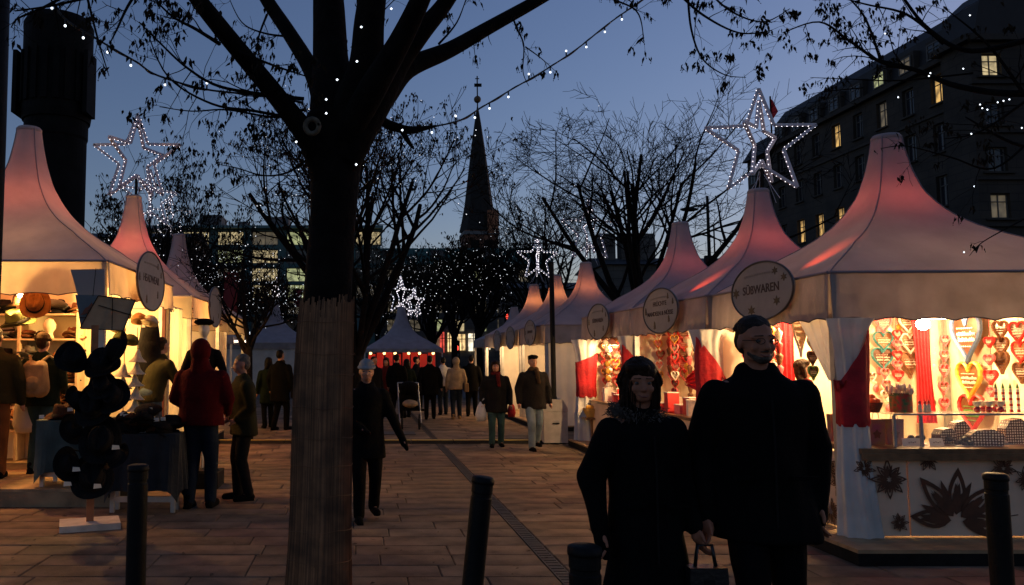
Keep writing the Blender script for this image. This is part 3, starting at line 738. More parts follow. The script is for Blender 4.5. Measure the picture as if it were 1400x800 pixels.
# ---- dark low buildings
def plain(label, px0, px1, pyt, Y, gable=0, chimneys=()):
    a, b = P(px0, pyt, Y), P(px1, pyt, Y); t = empty('dark_house', label, 'building')
    w = b.x-a.x; H = a.z
    MB().box(((a.x+b.x)/2, Y+4, H/2), (w, 8, H)).build('wall', m_dstone, t)
    MB().prism([(-.4, 0), (4, 1+gable), (8.4, 0)], w+.4, m=Matrix.Translation(((a.x+b.x)/2, Y, H+.002)) @ Matrix.Rotation(R(90), 4, 'Z')).build('roof', m_roofd, t)
    for z in range(int(H/3.2)):
        for i in range(int(w/3)):
            if rr.random() < .8: window(t, (a.x+1.5+3*i, Y-.05, 2+3.2*z), 1.2, 1.6, 'Y', m_lit[2] if rr.random() < .12 else None)
    for c in chimneys: p = P(c, pyt, Y); MB().box((p.x, Y+3.5, H+1.6), (1.2, 1.2, 2.6)).build('chimney', m_dstone, t)
    return t
plain('dark unlit house with two chimneys behind the bare tree', 828, 1010, 362, 62, chimneys=(848, 878, 905))
plain('low dark building left of the pink tent peak', 60, 262, 325, 70)
plain('dark house glimpsed between the spire and the right row', 700, 835, 395, 80)
# ---- dark ribbed tower, upper left
tw = empty('advertising_tower', 'dark cylindrical tower with a wider drum and flat cap above the left tents', 'tower')
Yt = 30.0; s = Yt/FPX; c = P(73, 300, Yt); q = P(73, 38, Yt); z1 = P(73, 158, Yt).z; z2 = P(73, 68, Yt).z
m_tower = mat('black_sheet_metal', (.006, .006, .006), .8, 0, spec=.1, var=.4, vscale=2, bump=.2)
MB().lathe([(41*s, 0), (41*s, z1-1.0), (42.5*s, z1-.9), (42.5*s, z1-.3)], (c.x, Yt, 0), 40).build('shaft', m_tower, tw, smooth=False)
MB().lathe([(45*s, z1-.29), (46.5*s, z1), (46.5*s, z2+.8), (44.5*s, q.z)], (c.x, Yt, 0), 40).build('drum', m_tower, tw)
MB().lathe([(46*s, q.z-.3), (47*s, q.z-.2), (47*s, q.z), (42*s, q.z+.25), (.01, q.z+.35)], (c.x, Yt, 0), 40).build('cap', m_tower, tw)
for i in range(20):
    th = 2*math.pi*i/20
    MB().box((c.x+47*s*math.cos(th), Yt+47*s*math.sin(th), (z1+z2)/2), (.12, .22, z2-z1-.6), rz=th).build('rib', m_tower, tw)
for sx in (-1, 1): MB().box((c.x+sx*48.5*s, Yt-.3, (z1+z2)/2-.2), (.16, 1.0, z2-z1-.2)).build('side_panel', m_tower, tw)
# ================================================================ trees
m_bark = mat('dark_bark', (.008, .006, .005), .95, spec=.1, var=.4, vscale=6, bump=.8, bscale=18)
m_twig = mat('twig_bark', (.008, .006, .005), .95, spec=.1)
m_seed = mat('withered_bracts', (.02, .013, .007), .9, isl=.4, spec=.1)
m_led = mat('led_bulb_white', (.9, .9, 1), .4, emit=(.86, .93, 1), es=2.4)
m_led2 = mat('led_bulb_far', (.9, .9, 1), .4, emit=(.92, .95, 1), es=1.3)
m_cable = mat('black_cable', (.012, .012, .012), .6)
def smooth_path(pts, rs, n=5):
    """Catmull-Rom through pts"""
    P_ = [Vector(p) for p in pts]; out = []; ro = []
    for i in range(len(P_)-1):
        p0 = P_[max(i-1, 0)]; p1 = P_[i]; p2 = P_[i+1]; p3 = P_[min(i+2, len(P_)-1)]
        for k in range(n):
            t = k/n
            out.append(.5*((2*p1)+(p2-p0)*t+(2*p0-5*p1+4*p2-p3)*t*t+(3*p1-p0-3*p2+p3)*t**3)); ro.append(rs[i]*(1-t)+rs[i+1]*t)
    out.append(P_[-1]); ro.append(rs[-1]); return out, ro
class Grow:
    def __init__(s, seed, limb, twig, tips): s.r = random.Random(seed); s.limb = limb; s.twig = twig; s.tips = tips
    def branch(s, p, d, L, r, lev, up=.15, wob=.22, kids=(3, 5), minr=.004, spread=.75, seg=6, thin=.62, droop=0.0):
        rr = s.r; pts = [p.copy()]; rs = [r]; d = d.normalized(); q = p.copy()
        for i in range(seg):
            f = (i+1)/seg
            d = (d + Vector((rr.gauss(0, wob), rr.gauss(0, wob), rr.gauss(0, wob)+up-droop*f))*.45).normalized()
            q = q + d*(L/seg); pts.append(q.copy()); rs.append(max(minr*.7, r*(1-.62*f)))
        (s.limb if r > .025 else s.twig).tube(pts, rs, 6 if r > .05 else (5 if r > .02 else 3), caps=False)
        s.tips.append((pts[-1], d, lev))
        if lev > 0:
            for k in range(rr.randint(*kids)):
                f = rr.uniform(.28, 1.0); i = min(seg-1, int(f*seg)); a = pts[i].lerp(pts[i+1], f*seg-i)
                dd = (pts[i+1]-pts[i]).normalized(); ax = dd.orthogonal().normalized(); ax.rotate(Matrix.Rotation(rr.uniform(0, 6.28), 3, dd))
                nd = (dd*(1-spread*.55) + ax*spread*rr.uniform(.6, 1.1)).normalized()
                s.branch(a, nd, L*rr.uniform(.45, .72)*(1.1-.3*f), max(minr, rs[i]*thin), lev-1, up, wob, kids, minr, spread, max(3, seg-1), thin, droop)
def bract(mb, p, rr, size):
    """hanging lime seed cluster: narrow drooping bracts and small fruits"""
    for k in range(rr.randint(2, 4)):
        l = size*rr.uniform(.7, 1.5); w = size*rr.uniform(.16, .28); a = rr.uniform(0, 6.28); dx, dy = math.cos(a), math.sin(a)
        t = Vector((rr.gauss(0, .35), rr.gauss(0, .35), -1)).normalized(); o = p + Vector((rr.gauss(0, size*.35), rr.gauss(0, size*.35), rr.gauss(0, size*.25)))
        s_ = Vector((dx, dy, 0)).cross(t).normalized()*w; b = t.cross(s_)*.5
        mb.add([o, o+t*l*.35+s_+b, o+t*l, o+t*l*.35-s_+b], [(0, 1, 2, 3)])
        if rr.random() < .6: mb.ico(o+t*l*1.05, size*.10)
def tree(label, base, H, seed, r0, nlimb=7, lev=3, fork=.32, lean=.35, bracts=0, bsize=.12, lights=0, lr=.03, kids=(3, 5), L0=.55, minr=.006, group='trees on the square', spread=.75, wob=.22, up=.15, ledm=None, name='lime_tree', lightrange=(.2, 1)):
    t = empty(name, label, 'tree', base, 0, group)
    rr = random.Random(seed); trunk = MB(); limb = MB(); twig = MB(); tips = []
    hf = H*fork; pts = [Vector((rr.gauss(0, .03), rr.gauss(0, .03), z)) for z in (-.02, hf*.15, hf*.5, hf)]
    trunk.tube(*smooth_path(pts, [r0*1.35, r0*1.05, r0*.92, r0*.85], 4), 10); top = pts[-1]
    g = Grow(seed, limb, twig, tips)
    for i in range(nlimb):
        a = 2*math.pi*(i+rr.uniform(-.3, .3))/nlimb; l = lean*rr.uniform(.45, 1.35) if i else .08
        d = Vector((math.cos(a)*l, math.sin(a)*l, 1)).normalized()
        g.branch(top - Vector((0, 0, rr.uniform(0, hf*.18))), d, (H-hf)*rr.uniform(.62, .8)*(L0/.55), r0*rr.uniform(.42, .6), lev, up, wob, kids, minr, spread, 8)
    trunk.build('trunk', m_bark, t, smooth=True); limb.build('limbs', m_bark, t, smooth=True)
    tw = twig.build('crown', m_twig, t)
    pts = [p for p, d, l in tips if l <= 1]
    if bracts:
        mb = MB()
        for k in range(bracts): bract(mb, rr.choice(pts)+Vector((rr.gauss(0, bsize), rr.gauss(0, bsize), rr.gauss(0, bsize))), rr, bsize)
        mb.build('foliage', m_seed, t)
    if lights:
        lights = int(lights*.8); mb = MB(); cand = [p for p in (x[0] for x in tips) if H*lightrange[0] < p.z < H*lightrange[1]]
        for k in range(lights): mb.ico(rr.choice(cand)+Vector((rr.gauss(0, .12), rr.gauss(0, .12), rr.gauss(0, .12))), lr*rr.uniform(.3, .7))
        mb.build('fairy_lights', ledm or m_led2, t, kind='stuff')
    return t
G = lambda px, Y: (P(px, 490, Y).x, Y, 0)
tree('leafy old tree with fairy lights directly behind the big wrapped trunk', G(484, 19), 8.6, 11, .22, 11, 3, .20, .42, bracts=2100, bsize=.085, lights=260, lr=.022, kids=(3, 5), minr=.009, wob=.16)
tree('wide bare tree without leaves behind the right row of tents', G(884, 24), 10.2, 29, .21, 10, 4, .26, .80, bracts=0, lights=45, lr=.018, kids=(3, 5), minr=.0085, wob=.15, L0=.54, spread=.72, up=.07, lightrange=(.5, 1))
tree('rounded tree with brown leaves behind the pink left tent peak', G(212, 34), 9.6, 31, .2, 9, 3, .25, .6, bracts=1500, bsize=.16, lights=160, lr=.04, minr=.014, lightrange=(.2, .75))
tree('bare round tree between the church spire and the orange peaks', G(738, 48), 11.2, 41, .25, 10, 3, .28, .55, bracts=260, bsize=.18, lights=150, lr=.04, minr=.018, kids=(4, 5))
tree('dark bushy tree with many fairy lights right of the spire base', G(655, 52), 9.0, 43, .28, 10, 3, .40, .6, bracts=1500, bsize=.2, lights=420, lr=.045, minr=.02, kids=(4, 5))
tree('dark tree with many fairy lights just left of the spire base', G(592, 66), 10.6, 47, .28, 10, 3, .3, .6, bracts=1800, bsize=.2, lights=420, lr=.048, minr=.02, kids=(4, 5))
tree('dense dark tree with fairy lights above the red lit white tent', G(516, 68), 11.4, 53, .25, 10, 3, .34, .6, bracts=1500, bsize=.17, lights=260, lr=.036, minr=.014, kids=(4, 5))
tree('slim dark tree with spreading low branches in front of the small white tent', G(342, 16.5), 4.5, 61, .085, 7, 3, .42, .75, bracts=120, bsize=.05, lights=60, lr=.013, minr=.006, kids=(3, 4), up=.05)
tree('dark tree with fairy lights in front of the teal office windows', G(292, 38), 6.9, 67, .2, 9, 3, .3, .65, bracts=900, bsize=.15, lights=330, lr=.034, minr=.014)
tree('dark tree with fairy lights between the office building and the wrapped trunk', G(372, 46), 6.6, 71, .2, 9, 3, .3, .65, bracts=900, bsize=.15, lights=300, lr=.038, minr=.016)
tree('thin trunked tree with fairy lights beside the far end of the right row', G(622, 60), 8.5, 73, .25, 8, 3, .4, .5, bracts=700, bsize=.2, lights=200, lr=.05, minr=.022)
tree('small dark tree behind the low strip lamp on the left', G(245, 30), 5.6, 79, .15, 8, 3, .3, .6, bracts=600, bsize=.12, lights=220, lr=.03, minr=.012)
# ---------------------------------------------------------------- the big wrapped tree in front
bt = empty('wrapped_lime_tree', 'huge dark tree in front, its trunk wrapped in a reed mat below', 'tree', (PG(436, 812).x, 5.62, 0), 0)
bx, by = bt.location.x, bt.location.y
def L_(px, py, Y): p = P(px, py, Y); return Vector((p.x-bx, p.y-by, p.z))
trunk = MB(); limb = MB(); twig = MB(); tips = []
s = 5.62/FPX
tp, trr = smooth_path([Vector((0, 0, -.02)), L_(438, 700, 5.62), L_(443, 500, 5.62), L_(448, 400, 5.62), L_(455, 300, 5.62), L_(459, 220, 5.62), L_(462, 160, 5.62)],
                      [42*s, 37*s, 36*s, 33*s, 31.5*s, 36*s, 44*s], 6)
trunk.tube(tp, trr, 24)
gtop = Grow(123, limb, twig, [])
def T(path, rs, n=10):
    pts = [L_(*p) for p in path]; limb.tube(*smooth_path(pts, [r*s for r in rs], 6), n)
    if path[-1][1] < -40 and rs[-1] > 4:      # the limb goes on above the frame
        d_ = (pts[-1]-pts[-2]).normalized(); st_ = len(limb.v); gtop.branch(pts[-1]-d_*.03, (d_+Vector((0, 0, .5))).normalized(), 1.9, rs[-1]*s, 3, up=.25, wob=.14, kids=(3, 4), minr=.004, spread=.7, seg=8, thin=.6)
# main limbs, read off the photograph at their own distances
T([(452, 260, 5.6), (425, 195, 5.5), (385, 140, 5.35), (340, 85, 5.2), (295, 30, 5.0), (262, -15, 4.9), (225, -90, 4.6)], [24, 17, 13.5, 12.5, 11.5, 10.5, 8])
T([(455, 220, 5.7), (440, 140, 5.8), (425, 95, 5.9), (395, 45, 6.0), (362, -5, 6.1), (335, -60, 6.2)], [20, 15, 12.5, 11, 10, 8])
T([(458, 240, 5.6), (455, 150, 5.6), (452, 80, 5.65), (450, 20, 5.7), (446, -60, 5.75)], [30, 33, 26, 24, 20])
T([(462, 240, 5.6), (482, 150, 5.5), (500, 90, 5.4), (505, 30, 5.3), (515, -50, 5.2)], [28, 30, 24, 21, 17])
T([(470, 220, 5.55), (512, 140, 5.5), (545, 85, 5.5), (575, 45, 5.45), (608, 5, 5.4), (650, -60, 5.3)], [24, 24, 17, 14, 11, 8])
T([(470, 210, 5.6), (525, 125, 5.7), (560, 92, 5.8), (615, 68, 5.95), (668, 38, 6.1), (722, 8, 6.2), (790, -30, 6.3), (880, -70, 6.2), (980, -100, 6.0)], [24, 22, 15, 12, 10.5, 9.5, 8.5, 6.5, 4.5])
T([(472, 190, 5.5), (510, 120, 5.3), (545, 60, 5.15), (570, 10, 5.0), (600, -60, 4.8)], [20, 19, 15, 13, 10])
# short stub and thin branches low on the trunk
T([(478, 205, 5.6), (510, 165, 5.65), (535, 172, 5.7), (560, 178, 5.7), (598, 172, 5.75)], [8, 6, 7, 6, 1.2], 7)
T([(545, 170, 5.7), (556, 190, 5.7), (566, 204, 5.72)], [5, 4, 1.5], 6)
trunk.build('trunk', m_bark, bt, smooth=True)
MB().tube([L_(427, 180, 5.33), L_(427, 168, 5.33)], .001, 4).build('twig_scar', m_bark, bt)
tor = MB(); q = L_(427, 174, 5.28)
tor.tube([q + Vector((.045*math.cos(a), -.02, .05*math.sin(a))) for a in [i*math.pi/8 for i in range(18)]], .018, 7, caps=False)
tor.build('branch_scar', mat('scar_bark', (.10, .085, .06), .8, var=.4, vscale=30), bt, smooth=True)
rr = random.Random(99); fol = MB()
def spray(path, r0, n, side=.42, lev=1, bn=26, droop=.12, bs=.048, fr=(0.1, 1)):
    """a thin branch through pixel points with side twigs and hanging seed clusters"""
    pts, rs = smooth_path([L_(*p) for p in path], [r0*s*(1-.75*i/(len(path)-1)) for i in range(len(path))], 6)
    twig.tube(pts, rs, 5, caps=False); g = Grow(rr.random(), twig, twig, tl := [])
    tl.append((pts[-1], Vector((0, 0, -1)), 0))
    for k in range(n):
        i = rr.randint(int(fr[0]*(len(pts)-2)), len(pts)-2); d = (pts[i+1]-pts[i]).normalized()
        ax = Vector((rr.gauss(0, .5), rr.gauss(0, .7), rr.gauss(0, .8))).normalized()
        g.branch(pts[i], (d*.6+ax*.8).normalized(), side*rr.uniform(.35, 1.1), max(.0022, rs[i]*.5), lev, up=-.02, wob=.3, kids=(2, 3), minr=.0018, spread=.8, seg=4, droop=droop)
    for k in range(int(bn*.8)): bract(fol, rr.choice(tl)[0], rr, bs)
spray([(415, 135, 5.4), (370, 130, 5.3), (300, 118, 5.2), (255, 92, 5.1), (215, 55, 5.0), (190, 30, 4.9)], 3.0, 14, bn=75)
spray([(420, 165, 5.4), (350, 152, 5.3), (290, 142, 5.2), (230, 105, 5.0), (200, 40, 4.9)], 2.6, 12, bn=70)
spray([(415, 150, 5.5), (375, 160, 5.6), (310, 150, 5.7), (262, 152, 5.7), (218, 146, 5.8)], 2.2, 9, .35, bn=55)
spray([(430, 210, 5.6), (395, 235, 5.8), (360, 240, 6.0), (325, 230, 6.1), (300, 225, 6.1)], 2.0, 9, .35, bn=55)
spray([(300, 60, 5.1), (268, 40, 4.8), (235, 22, 4.6), (205, -8, 4.5)], 2.8, 9, .35, bn=45)
spray([(365, 20, 5.9), (352, 60, 5.8), (362, 100, 5.7)], 2.0, 5, .2, bn=18)
spray([(320, 68, 5.1), (375, 90, 5.0), (430, 108, 5.0)], 2.4, 7, .25, bn=30)
spray([(395, 50, 6.0), (360, 45, 6.1), (330, 30, 6.2), (310, -10, 6.3)], 2.0, 6, .3, bn=25)
spray([(262, -20, 4.8), (190, -10, 4.6), (130, -5, 4.5), (70, 8, 4.4), (20, 15, 4.3)], 3.2, 14, .38, bn=80)
spray([(225, -60, 4.6), (180, 0, 4.5), (160, 40, 4.4), (150, 60, 4.4)], 2.4, 7, .25, bn=20)
spray([(115, -20, 4.5), (130, 40, 4.4), (140, 75, 4.4), (149, 104, 4.4)], 1.8, 5, .2, bn=10)
spray([(100, -12, 4.5), (60, 10, 4.4), (25, 25, 4.4), (15, 38, 4.4)], 2.2, 6, .25, bn=6)
spray([(430, 95, 5.9), (452, 60, 6.1), (440, 20, 6.2)], 2.0, 5, .25, bn=24)
spray([(520, 110, 5.7), (495, 60, 5.9), (520, 20, 6.1), (560, -20, 6.2)], 2.0, 8, .3, bn=50)
spray([(600, 60, 5.8), (625, 30, 6.0), (640, -10, 6.1)], 2.0, 6, .25, bn=30)
spray([(700, 22, 6.1), (707, 40, 6.1), (716, 62, 6.1), (715, 98, 6.1), (723, 118, 6.1)], 1.8, 3, .22, bn=14)
spray([(718, 64, 6.1), (740, 80, 6.1), (760, 98, 6.1)], 1.2, 2, .12, bn=8)
spray([(652, 45, 6.0), (648, 60, 6.0), (650, 80, 6.0)], 1.2, 3, .10, bn=8)
spray([(668, 40, 6.0), (668, 52, 6.0), (672, 62, 6.0)], 1.0, 2, .1, bn=6)
spray([(790, -35, 6.3), (830, -5, 6.2), (870, 15, 6.1), (880, 50, 6.0)], 2.4, 8, .28, bn=60)
spray([(860, -60, 6.2), (920, -15, 6.1), (960, 20, 6.0), (1010, 45, 6.0), (1055, 42, 6.0)], 3.0, 12, .32, bn=75)
spray([(940, -10, 6.0), (945, 40, 6.0), (960, 80, 6.0), (990, 102, 6.0), (1020, 106, 6.0)], 2.0, 4, .2, bn=28, fr=(.5, 1))
spray([(935, -60, 6.2), (985, 5, 6.1), (1040, 30, 6.0), (1080, 12, 6.0)], 2.2, 8, .25, bn=40)
limb.build('limbs', m_bark, bt, smooth=True); twig.build('twigs', m_twig, bt); fol.build('foliage', m_seed, bt)
# reed mat
mats = [mat('reed', (.22, .10, .042), .75, var=.5, vscale=5, isl=.45)]
reeds = MB(); NR = 300; rad_at = lambda z: trr[min(range(len(tp)), key=lambda i: abs(tp[i].z-z))]
ztop = L_(445, 415, 5.62).z
def ctr(z):
    for i in range(len(tp)-1):
        if tp[i].z <= z <= tp[i+1].z:
            f = (z-tp[i].z)/(tp[i+1].z-tp[i].z); return tp[i].lerp(tp[i+1], f), trr[i]*(1-f)+trr[i+1]*f
    return tp[0], trr[0]
reedlist = []
for k in range(NR):
    a = 2*math.pi*k/NR; zt_ = ztop + rr.gauss(0, .03) - (.14*rr.random() if rr.random() < .3 else 0); pp = []
    z = .0
    while z < zt_:
        c, r = ctr(max(z, 0)); w = r + .016 + .004*math.sin(a*9+z*3)+rr.uniform(-.002, .002); pp.append(Vector((c.x+w*math.cos(a), c.y+w*math.sin(a), z))); z += .26
    c, r = ctr(zt_); w = r+.018; pp.append(Vector((c.x+w*math.cos(a), c.y+w*math.sin(a), zt_)))
    reeds.tube(pp, .0052, 3, caps=False)
reeds.build('reed_mat', mats[0], bt, kind='stuff')
for z in [i*.20+.12+rr.uniform(-.035, .035) for i in range(int(ztop/.2))]:
    tl_ = rr.uniform(-.02, .02); c, r = ctr(z); MB().tube([Vector((c.x+(r+.026)*math.cos(a), c.y+(r+.026)*math.sin(a), z+.005*math.sin(a*5)+tl_*math.cos(a+1))) for a in [i*math.pi/16 for i in range(34)]], .0014, 4, caps=False).build('wire', mats[0], bt)
# bulbs wound up the trunk
mb = None
for (px, py, dY) in ((405, 194, -.35), (446, 155, -.40), (446, 136, -.42), (461, 109, -.4), (488, 84, -.42), (494, 37, -.42), (535, 12, -.35), (487, 225, -.30), (550, 178, -.1)):
    p = L_(px, py, 5.62+dY); MB().ico((0, 0, 0), .009).build('bulb', m_led, bt, loc=p)
# ---------------------------------------------------------------- second overhanging tree, trunk out of frame on the right
ot = empty('overhanging_lime_tree', 'overhanging twiggy branches with withered seeds entering at the upper right', 'tree', (6.6, 4.6, 0), 0)
bx, by = 6.6, 4.6
trunk = MB(); limb = MB(); twig = MB(); fol = MB(); s = 6.0/FPX
trunk.tube([(0, 0, -.02), (0, 0, 1.5), (-.05, .1, 3.2), (-.1, .3, 4.6)], [.27, .22, .2, .16], 14)
T([(1700, 60, 5.0), (1560, 110, 5.8), (1400, 128, 6.6), (1310, 118, 7.0), (1250, 95, 7.2), (1190, 80, 7.3)], [12, 8, 5.5, 4.5, 3.5, 1.8], 7)
T([(1600, 40, 5.4), (1450, 45, 6.2), (1330, 70, 6.8), (1270, 40, 7.0), (1230, -10, 7.0)], [8, 5, 4, 2.8, 2], 7)
T([(1640, 100, 5.2), (1500, 190, 6.0), (1400, 200, 6.6), (1320, 160, 7.0)], [7, 4, 2.8, 1.2], 6)
spray([(1250, 95, 7.2), (1205, 85, 7.2), (1160, 55, 7.1), (1120, 30, 7.0), (1070, 45, 7.0)], 3.4, 14, .45, bn=110)
spray([(1205, 85, 7.2), (1180, 20, 7.2), (1140, -20, 7.1)], 2.6, 9, .4, bn=70)
spray([(1290, 60, 7.0), (1240, 20, 7.0), (1180, 5, 7.0), (1110, -15, 7.0)], 2.8, 12, .4, bn=90)
spray([(1330, 100, 6.9), (1230, 110, 7.0), (1160, 108, 7.0), (1108, 106, 7.0)], 1.8, 5, .2, bn=18)
spray([(1180, 120, 7.1), (1130, 125, 7.1), (1103, 130, 7.1)], 1.2, 3, .15, bn=10)
spray([(1400, 128, 6.6), (1350, 60, 6.7), (1290, 10, 6.8)], 3.0, 10, .45, bn=60)
spray([(1400, 140, 6.5), (1340, 180, 6.6), (1290, 190, 6.7)], 2.6, 10, .4, bn=50)
spray([(1420, 180, 6.3), (1360, 230, 6.3), (1300, 215, 6.4), (1240, 200, 6.4), (1205, 203, 6.4)], 2.0, 7, .3, bn=30)
spray([(1400, 300, 6.2), (1345, 330, 6.2), (1325, 350, 6.2)], 1.2, 2, .15, bn=3)
trunk.build('trunk', m_bark, ot, smooth=True); limb.build('limbs', m_bark, ot, smooth=True); twig.build('twigs', m_twig, ot); fol.build('foliage', m_seed, ot)
for px, py in ((1317, 94), (1326, 21), (1270, 104), (1372, 138), (1380, 136), (1364, 140), (1350, 150), (1340, 143), (1343, 148), (1397, 175), (1332, 255), (1328, 183), (1272, 100), (1318, 345), (1228, 133), (1210, 46)):
    MB().ico((0, 0, 0), .008).build('bulb', m_led, ot, loc=L_(px, py, 6.55))
# ---------------------------------------------------------------- festoon cables
def festoon(label, path, bulbs, sag=0):
    pts = [P(*p) for p in path]; o = pts[0]; t = empty('festoon_cable', label, 'light string', tuple(o))
    pp, r_ = smooth_path([p-o for p in pts], [.007]*len(pts), 8); MB().tube(pp, .0065, 6).build('cable', m_cable, t)
    MB().tube([p+Vector((0, .012, -.008*math.sin(i*.7))) for i, p in enumerate(pp)], .004, 5).build('cable', m_cable, t)
    for f in bulbs:
        i = min(len(pp)-2, int(f*(len(pp)-1))); p = pp[i].lerp(pp[i+1], f*(len(pp)-1)-i); up = rr.choice((-1, -1, -1, 1))
        b = MB().tube([p, p+Vector((0, 0, up*.035))], .006, 6).build('bulb_socket', m_cable, t)
        MB().ell(p+Vector((0, 0, up*.045)), .0085, 8, 6).build('bulb', m_led, t)
festoon('festoon cable with white bulbs sweeping up to the right past the spire', [(572, 176, 5.9), (625, 166, 6.0), (660, 146, 6.1), (700, 122, 6.2), (745, 96, 6.3), (790, 66, 6.4), (830, 34, 6.5), (872, 4, 6.6), (960, -60, 6.8)],
        (.05, .12, .21, .28, .36, .44, .52, .58, .66, .74, .82))
festoon('festoon cable with white bulbs hanging across the dark tower at upper left', [(60, -20, 5.0), (85, 22, 5.05), (130, 52, 5.1), (185, 84, 5.2), (215, 103, 5.25), (280, 122, 5.3), (350, 130, 5.4), (415, 140, 5.45)],
        (.08, .16, .24, .33, .41, .60, .72))
# ================================================================ stars
m_starbar = mat('star_bar', (.66, .60, .64), .6)
m_starled = mat('star_led', (1, 1, 1), .4, emit=(1, .93, .95), es=4.5)
def lit_star(label, c, r, base, ang=0.0, led=.0078, cross=R(72), step=.095, r2=.9, group='lit stars on poles'):
    t = empty('lit_star', label, 'lit star', (c[0], c[1], base), 0, group); h = c[2]-base
    leds = MB(); dots = MB()
    for k, (rot, rr_) in enumerate(((ang, r), (ang+cross, r*r2))):
        M = Matrix.Translation((0, 0, h)) @ Matrix.Rotation(rot, 4, 'Z')
        pts = [M @ Vector((rr_*(1 if i % 2 == 0 else .40)*math.sin(math.pi*i/5), 0, rr_*(1 if i % 2 == 0 else .40)*math.cos(math.pi*i/5))) for i in range(10)]
        for i in range(10):
            a, b = pts[i], pts[(i+1) % 10]; d = b-a; mid = (a+b)/2; n_ = Vector((math.cos(rot), math.sin(rot), 0)).cross(Vector((0, 0, 1)))
            zax = d.normalized(); xax = n_.normalized(); yax = zax.cross(xax)
            Mb = Matrix((xax, yax, zax)).transposed().to_4x4()
            MB().box(mid, (.062, .05, d.length*.99), m=Mb).build('star_bar', m_starbar, t)
            for side in (-1, 1):
                nn = max(2, int(d.length/step))
                for j in range(nn): leds.ico(a+d*((j+.5)/nn)+yax*side*.028+xax*.0, led)
    leds.build('bulbs', m_starled, t, kind='stuff')
    MB().tube([(0, 0, 0), (0, 0, h-r*.45)], [.04, .03], 8).build('pole', m_dark, t)
    for q in range(5):
        a = q*.6; 
        dots.tube([(.05*math.cos(a), .05*math.sin(a), h-r*.5), (.35*math.cos(a*4+.4), .35*math.sin(a*4+.4), h-r*1.05)], .006, 4)
    dots.build('stay', m_starbar, t)
    return t
c = P(1040, 196, 15.2); lit_star('large lit star towering behind the second tent peak in the right row', c, 1.08, 0, R(-6), cross=R(50), r2=.78)
c = P(187, 217, 17.6); lit_star('large lit star standing behind the pink tent peak at upper left', c, 1.02, 0, R(0), cross=R(64))
c = P(205, 272, 26.5); lit_star('smaller lit star partly hidden behind the large left star', c, 1.0, 0, R(35), led=.014, step=.14)
c = P(232, 297, 36); lit_star('faint small lit star low to the right of the large left star', c, 1.05, 0, R(20), led=.016, step=.18)
c = P(735, 354, 37); lit_star('lit star above the two leftmost orange tent peaks', c, 1.05, 0, R(10), led=.018, step=.13)
c = P(806, 316, 29); lit_star('lit star among the bare branches over the closed tent', c, 1.2, 0, R(15), led=.013, step=.15)
c = P(548, 404, 60); lit_star('bright lit star right above the red lit white tent', c, 1.5, 0, R(30), led=.028, step=.22)
c = P(566, 415, 59); lit_star('second bright lit star just right of the far white tent peak', c, 1.2, 0, R(65), led=.028, step=.22)
c = P(378, 400, 45.5); lit_star('thin lit star seen edge on above the small far tent', c, .9, 0, R(85), led=.024, step=.16, r2=.4)
# ================================================================ bollards, pole, bin
m_boll = mat('bollard_paint', (.006, .006, .006), .6, 0, spec=.15, var=.3, vscale=10, bump=.2)
def bollard(label, px, pyt, h, r, tilt=(0, 0)):
    p = PG(px, pyt, h); t = empty('bollard', label, 'bollard', (p.x-h*math.tan(tilt[1]), p.y, 0), 0, 'black bollards along the front'); t.rotation_euler = (tilt[0], tilt[1], 0)
    MB().lathe([(r, -.02), (r, h-.13), (r*.93, h-.125), (r*.93, h-.105), (r, h-.10), (r, h-.045)], n=28).build('shaft', m_boll, t, smooth=False)
    MB().lathe([(r*1.07, h-.044), (r*1.09, h-.03), (r*1.05, h-.008), (r*.8, h), (.001, h+.002)], n=28).build('cap', m_boll, t, smooth=True)
    MB().lathe([(r*1.5, .0), (r*1.5, .012), (r*1.02, .02)], n=28).build('base_ring', m_boll, t)
bollard('upright black bollard in front of the hat table at left', 189, 635, .92, .068)
bollard('black bollard leaning to the side in the middle of the paving', 661, 650, .92, .066, (0, R(6.5)))
bollard('black bollard in front of the sweet stall counter with the flower print', 1361, 647, .92, .064)
bollard('stout black bollard right below the walking woman\'s hand', 799, 745, .80, .072)
t = empty('lamp_pole', 'slim black pole beside the litter bin, taller than the tents', 'pole', (PG(770, 612).x, 15.75, 0))
ht = P(770, 360, 15.75).z
MB().lathe([(.09, 0), (.09, .02), (.06, .03), (.058, .9), (.05, .92), (.048, ht)], n=16).build('shaft', m_boll, t, smooth=False)
MB().lathe([(.055, ht), (.055, ht+.02), (.001, ht+.04)], n=16).build('cap', m_boll, t)
m_bin = mat('bin_plastic', (.42, .39, .37), .55, var=.15, bump=.1)
pb = PG(761, 608); t = empty('litter_bin', 'pale grey litter bin with a sloped lid at the foot of the black pole', 'litter bin', (pb.x, pb.y+.25, 0))
w = .46
MB().prism([(-w/2, .03), (w/2, .03), (w/2, .62), (-w/2, .62)], .44).build('body', m_bin, t)
MB().prism([(-w/2-.01, .625), (w/2+.01, .625), (w/2, .70), (w*.30, .86), (-w*.30, .86), (-w/2, .70)], .45).build('lid', m_bin, t)
MB().box((0, -.235, .40), (.13, .02, .02)).build('handle', m_dark, t); MB().box((.02, -.223, .44), (.10, .006, .05)).build('label_plate', m_alu, t)
for sx in (-.17, .17): MB().box((sx, 0, .015), (.06, .3, .03)).build('foot', m_dark, t)
# pole at the far left edge
t = empty('flag_pole', 'dark pole cut off by the top left corner, close to the camera', 'pole', (P(4, 300, 5.0).x-.09, 5.0, 0))
MB().tube([(0, 0, 0), (0, 0, 3.0), (.0, 0, 5.0)], [.085, .085, .07], 16).build('shaft', m_boll, t, smooth=True); MB().box((0, 0, .01), (.3, .3, .02)).build('base_plate', m_boll, t)
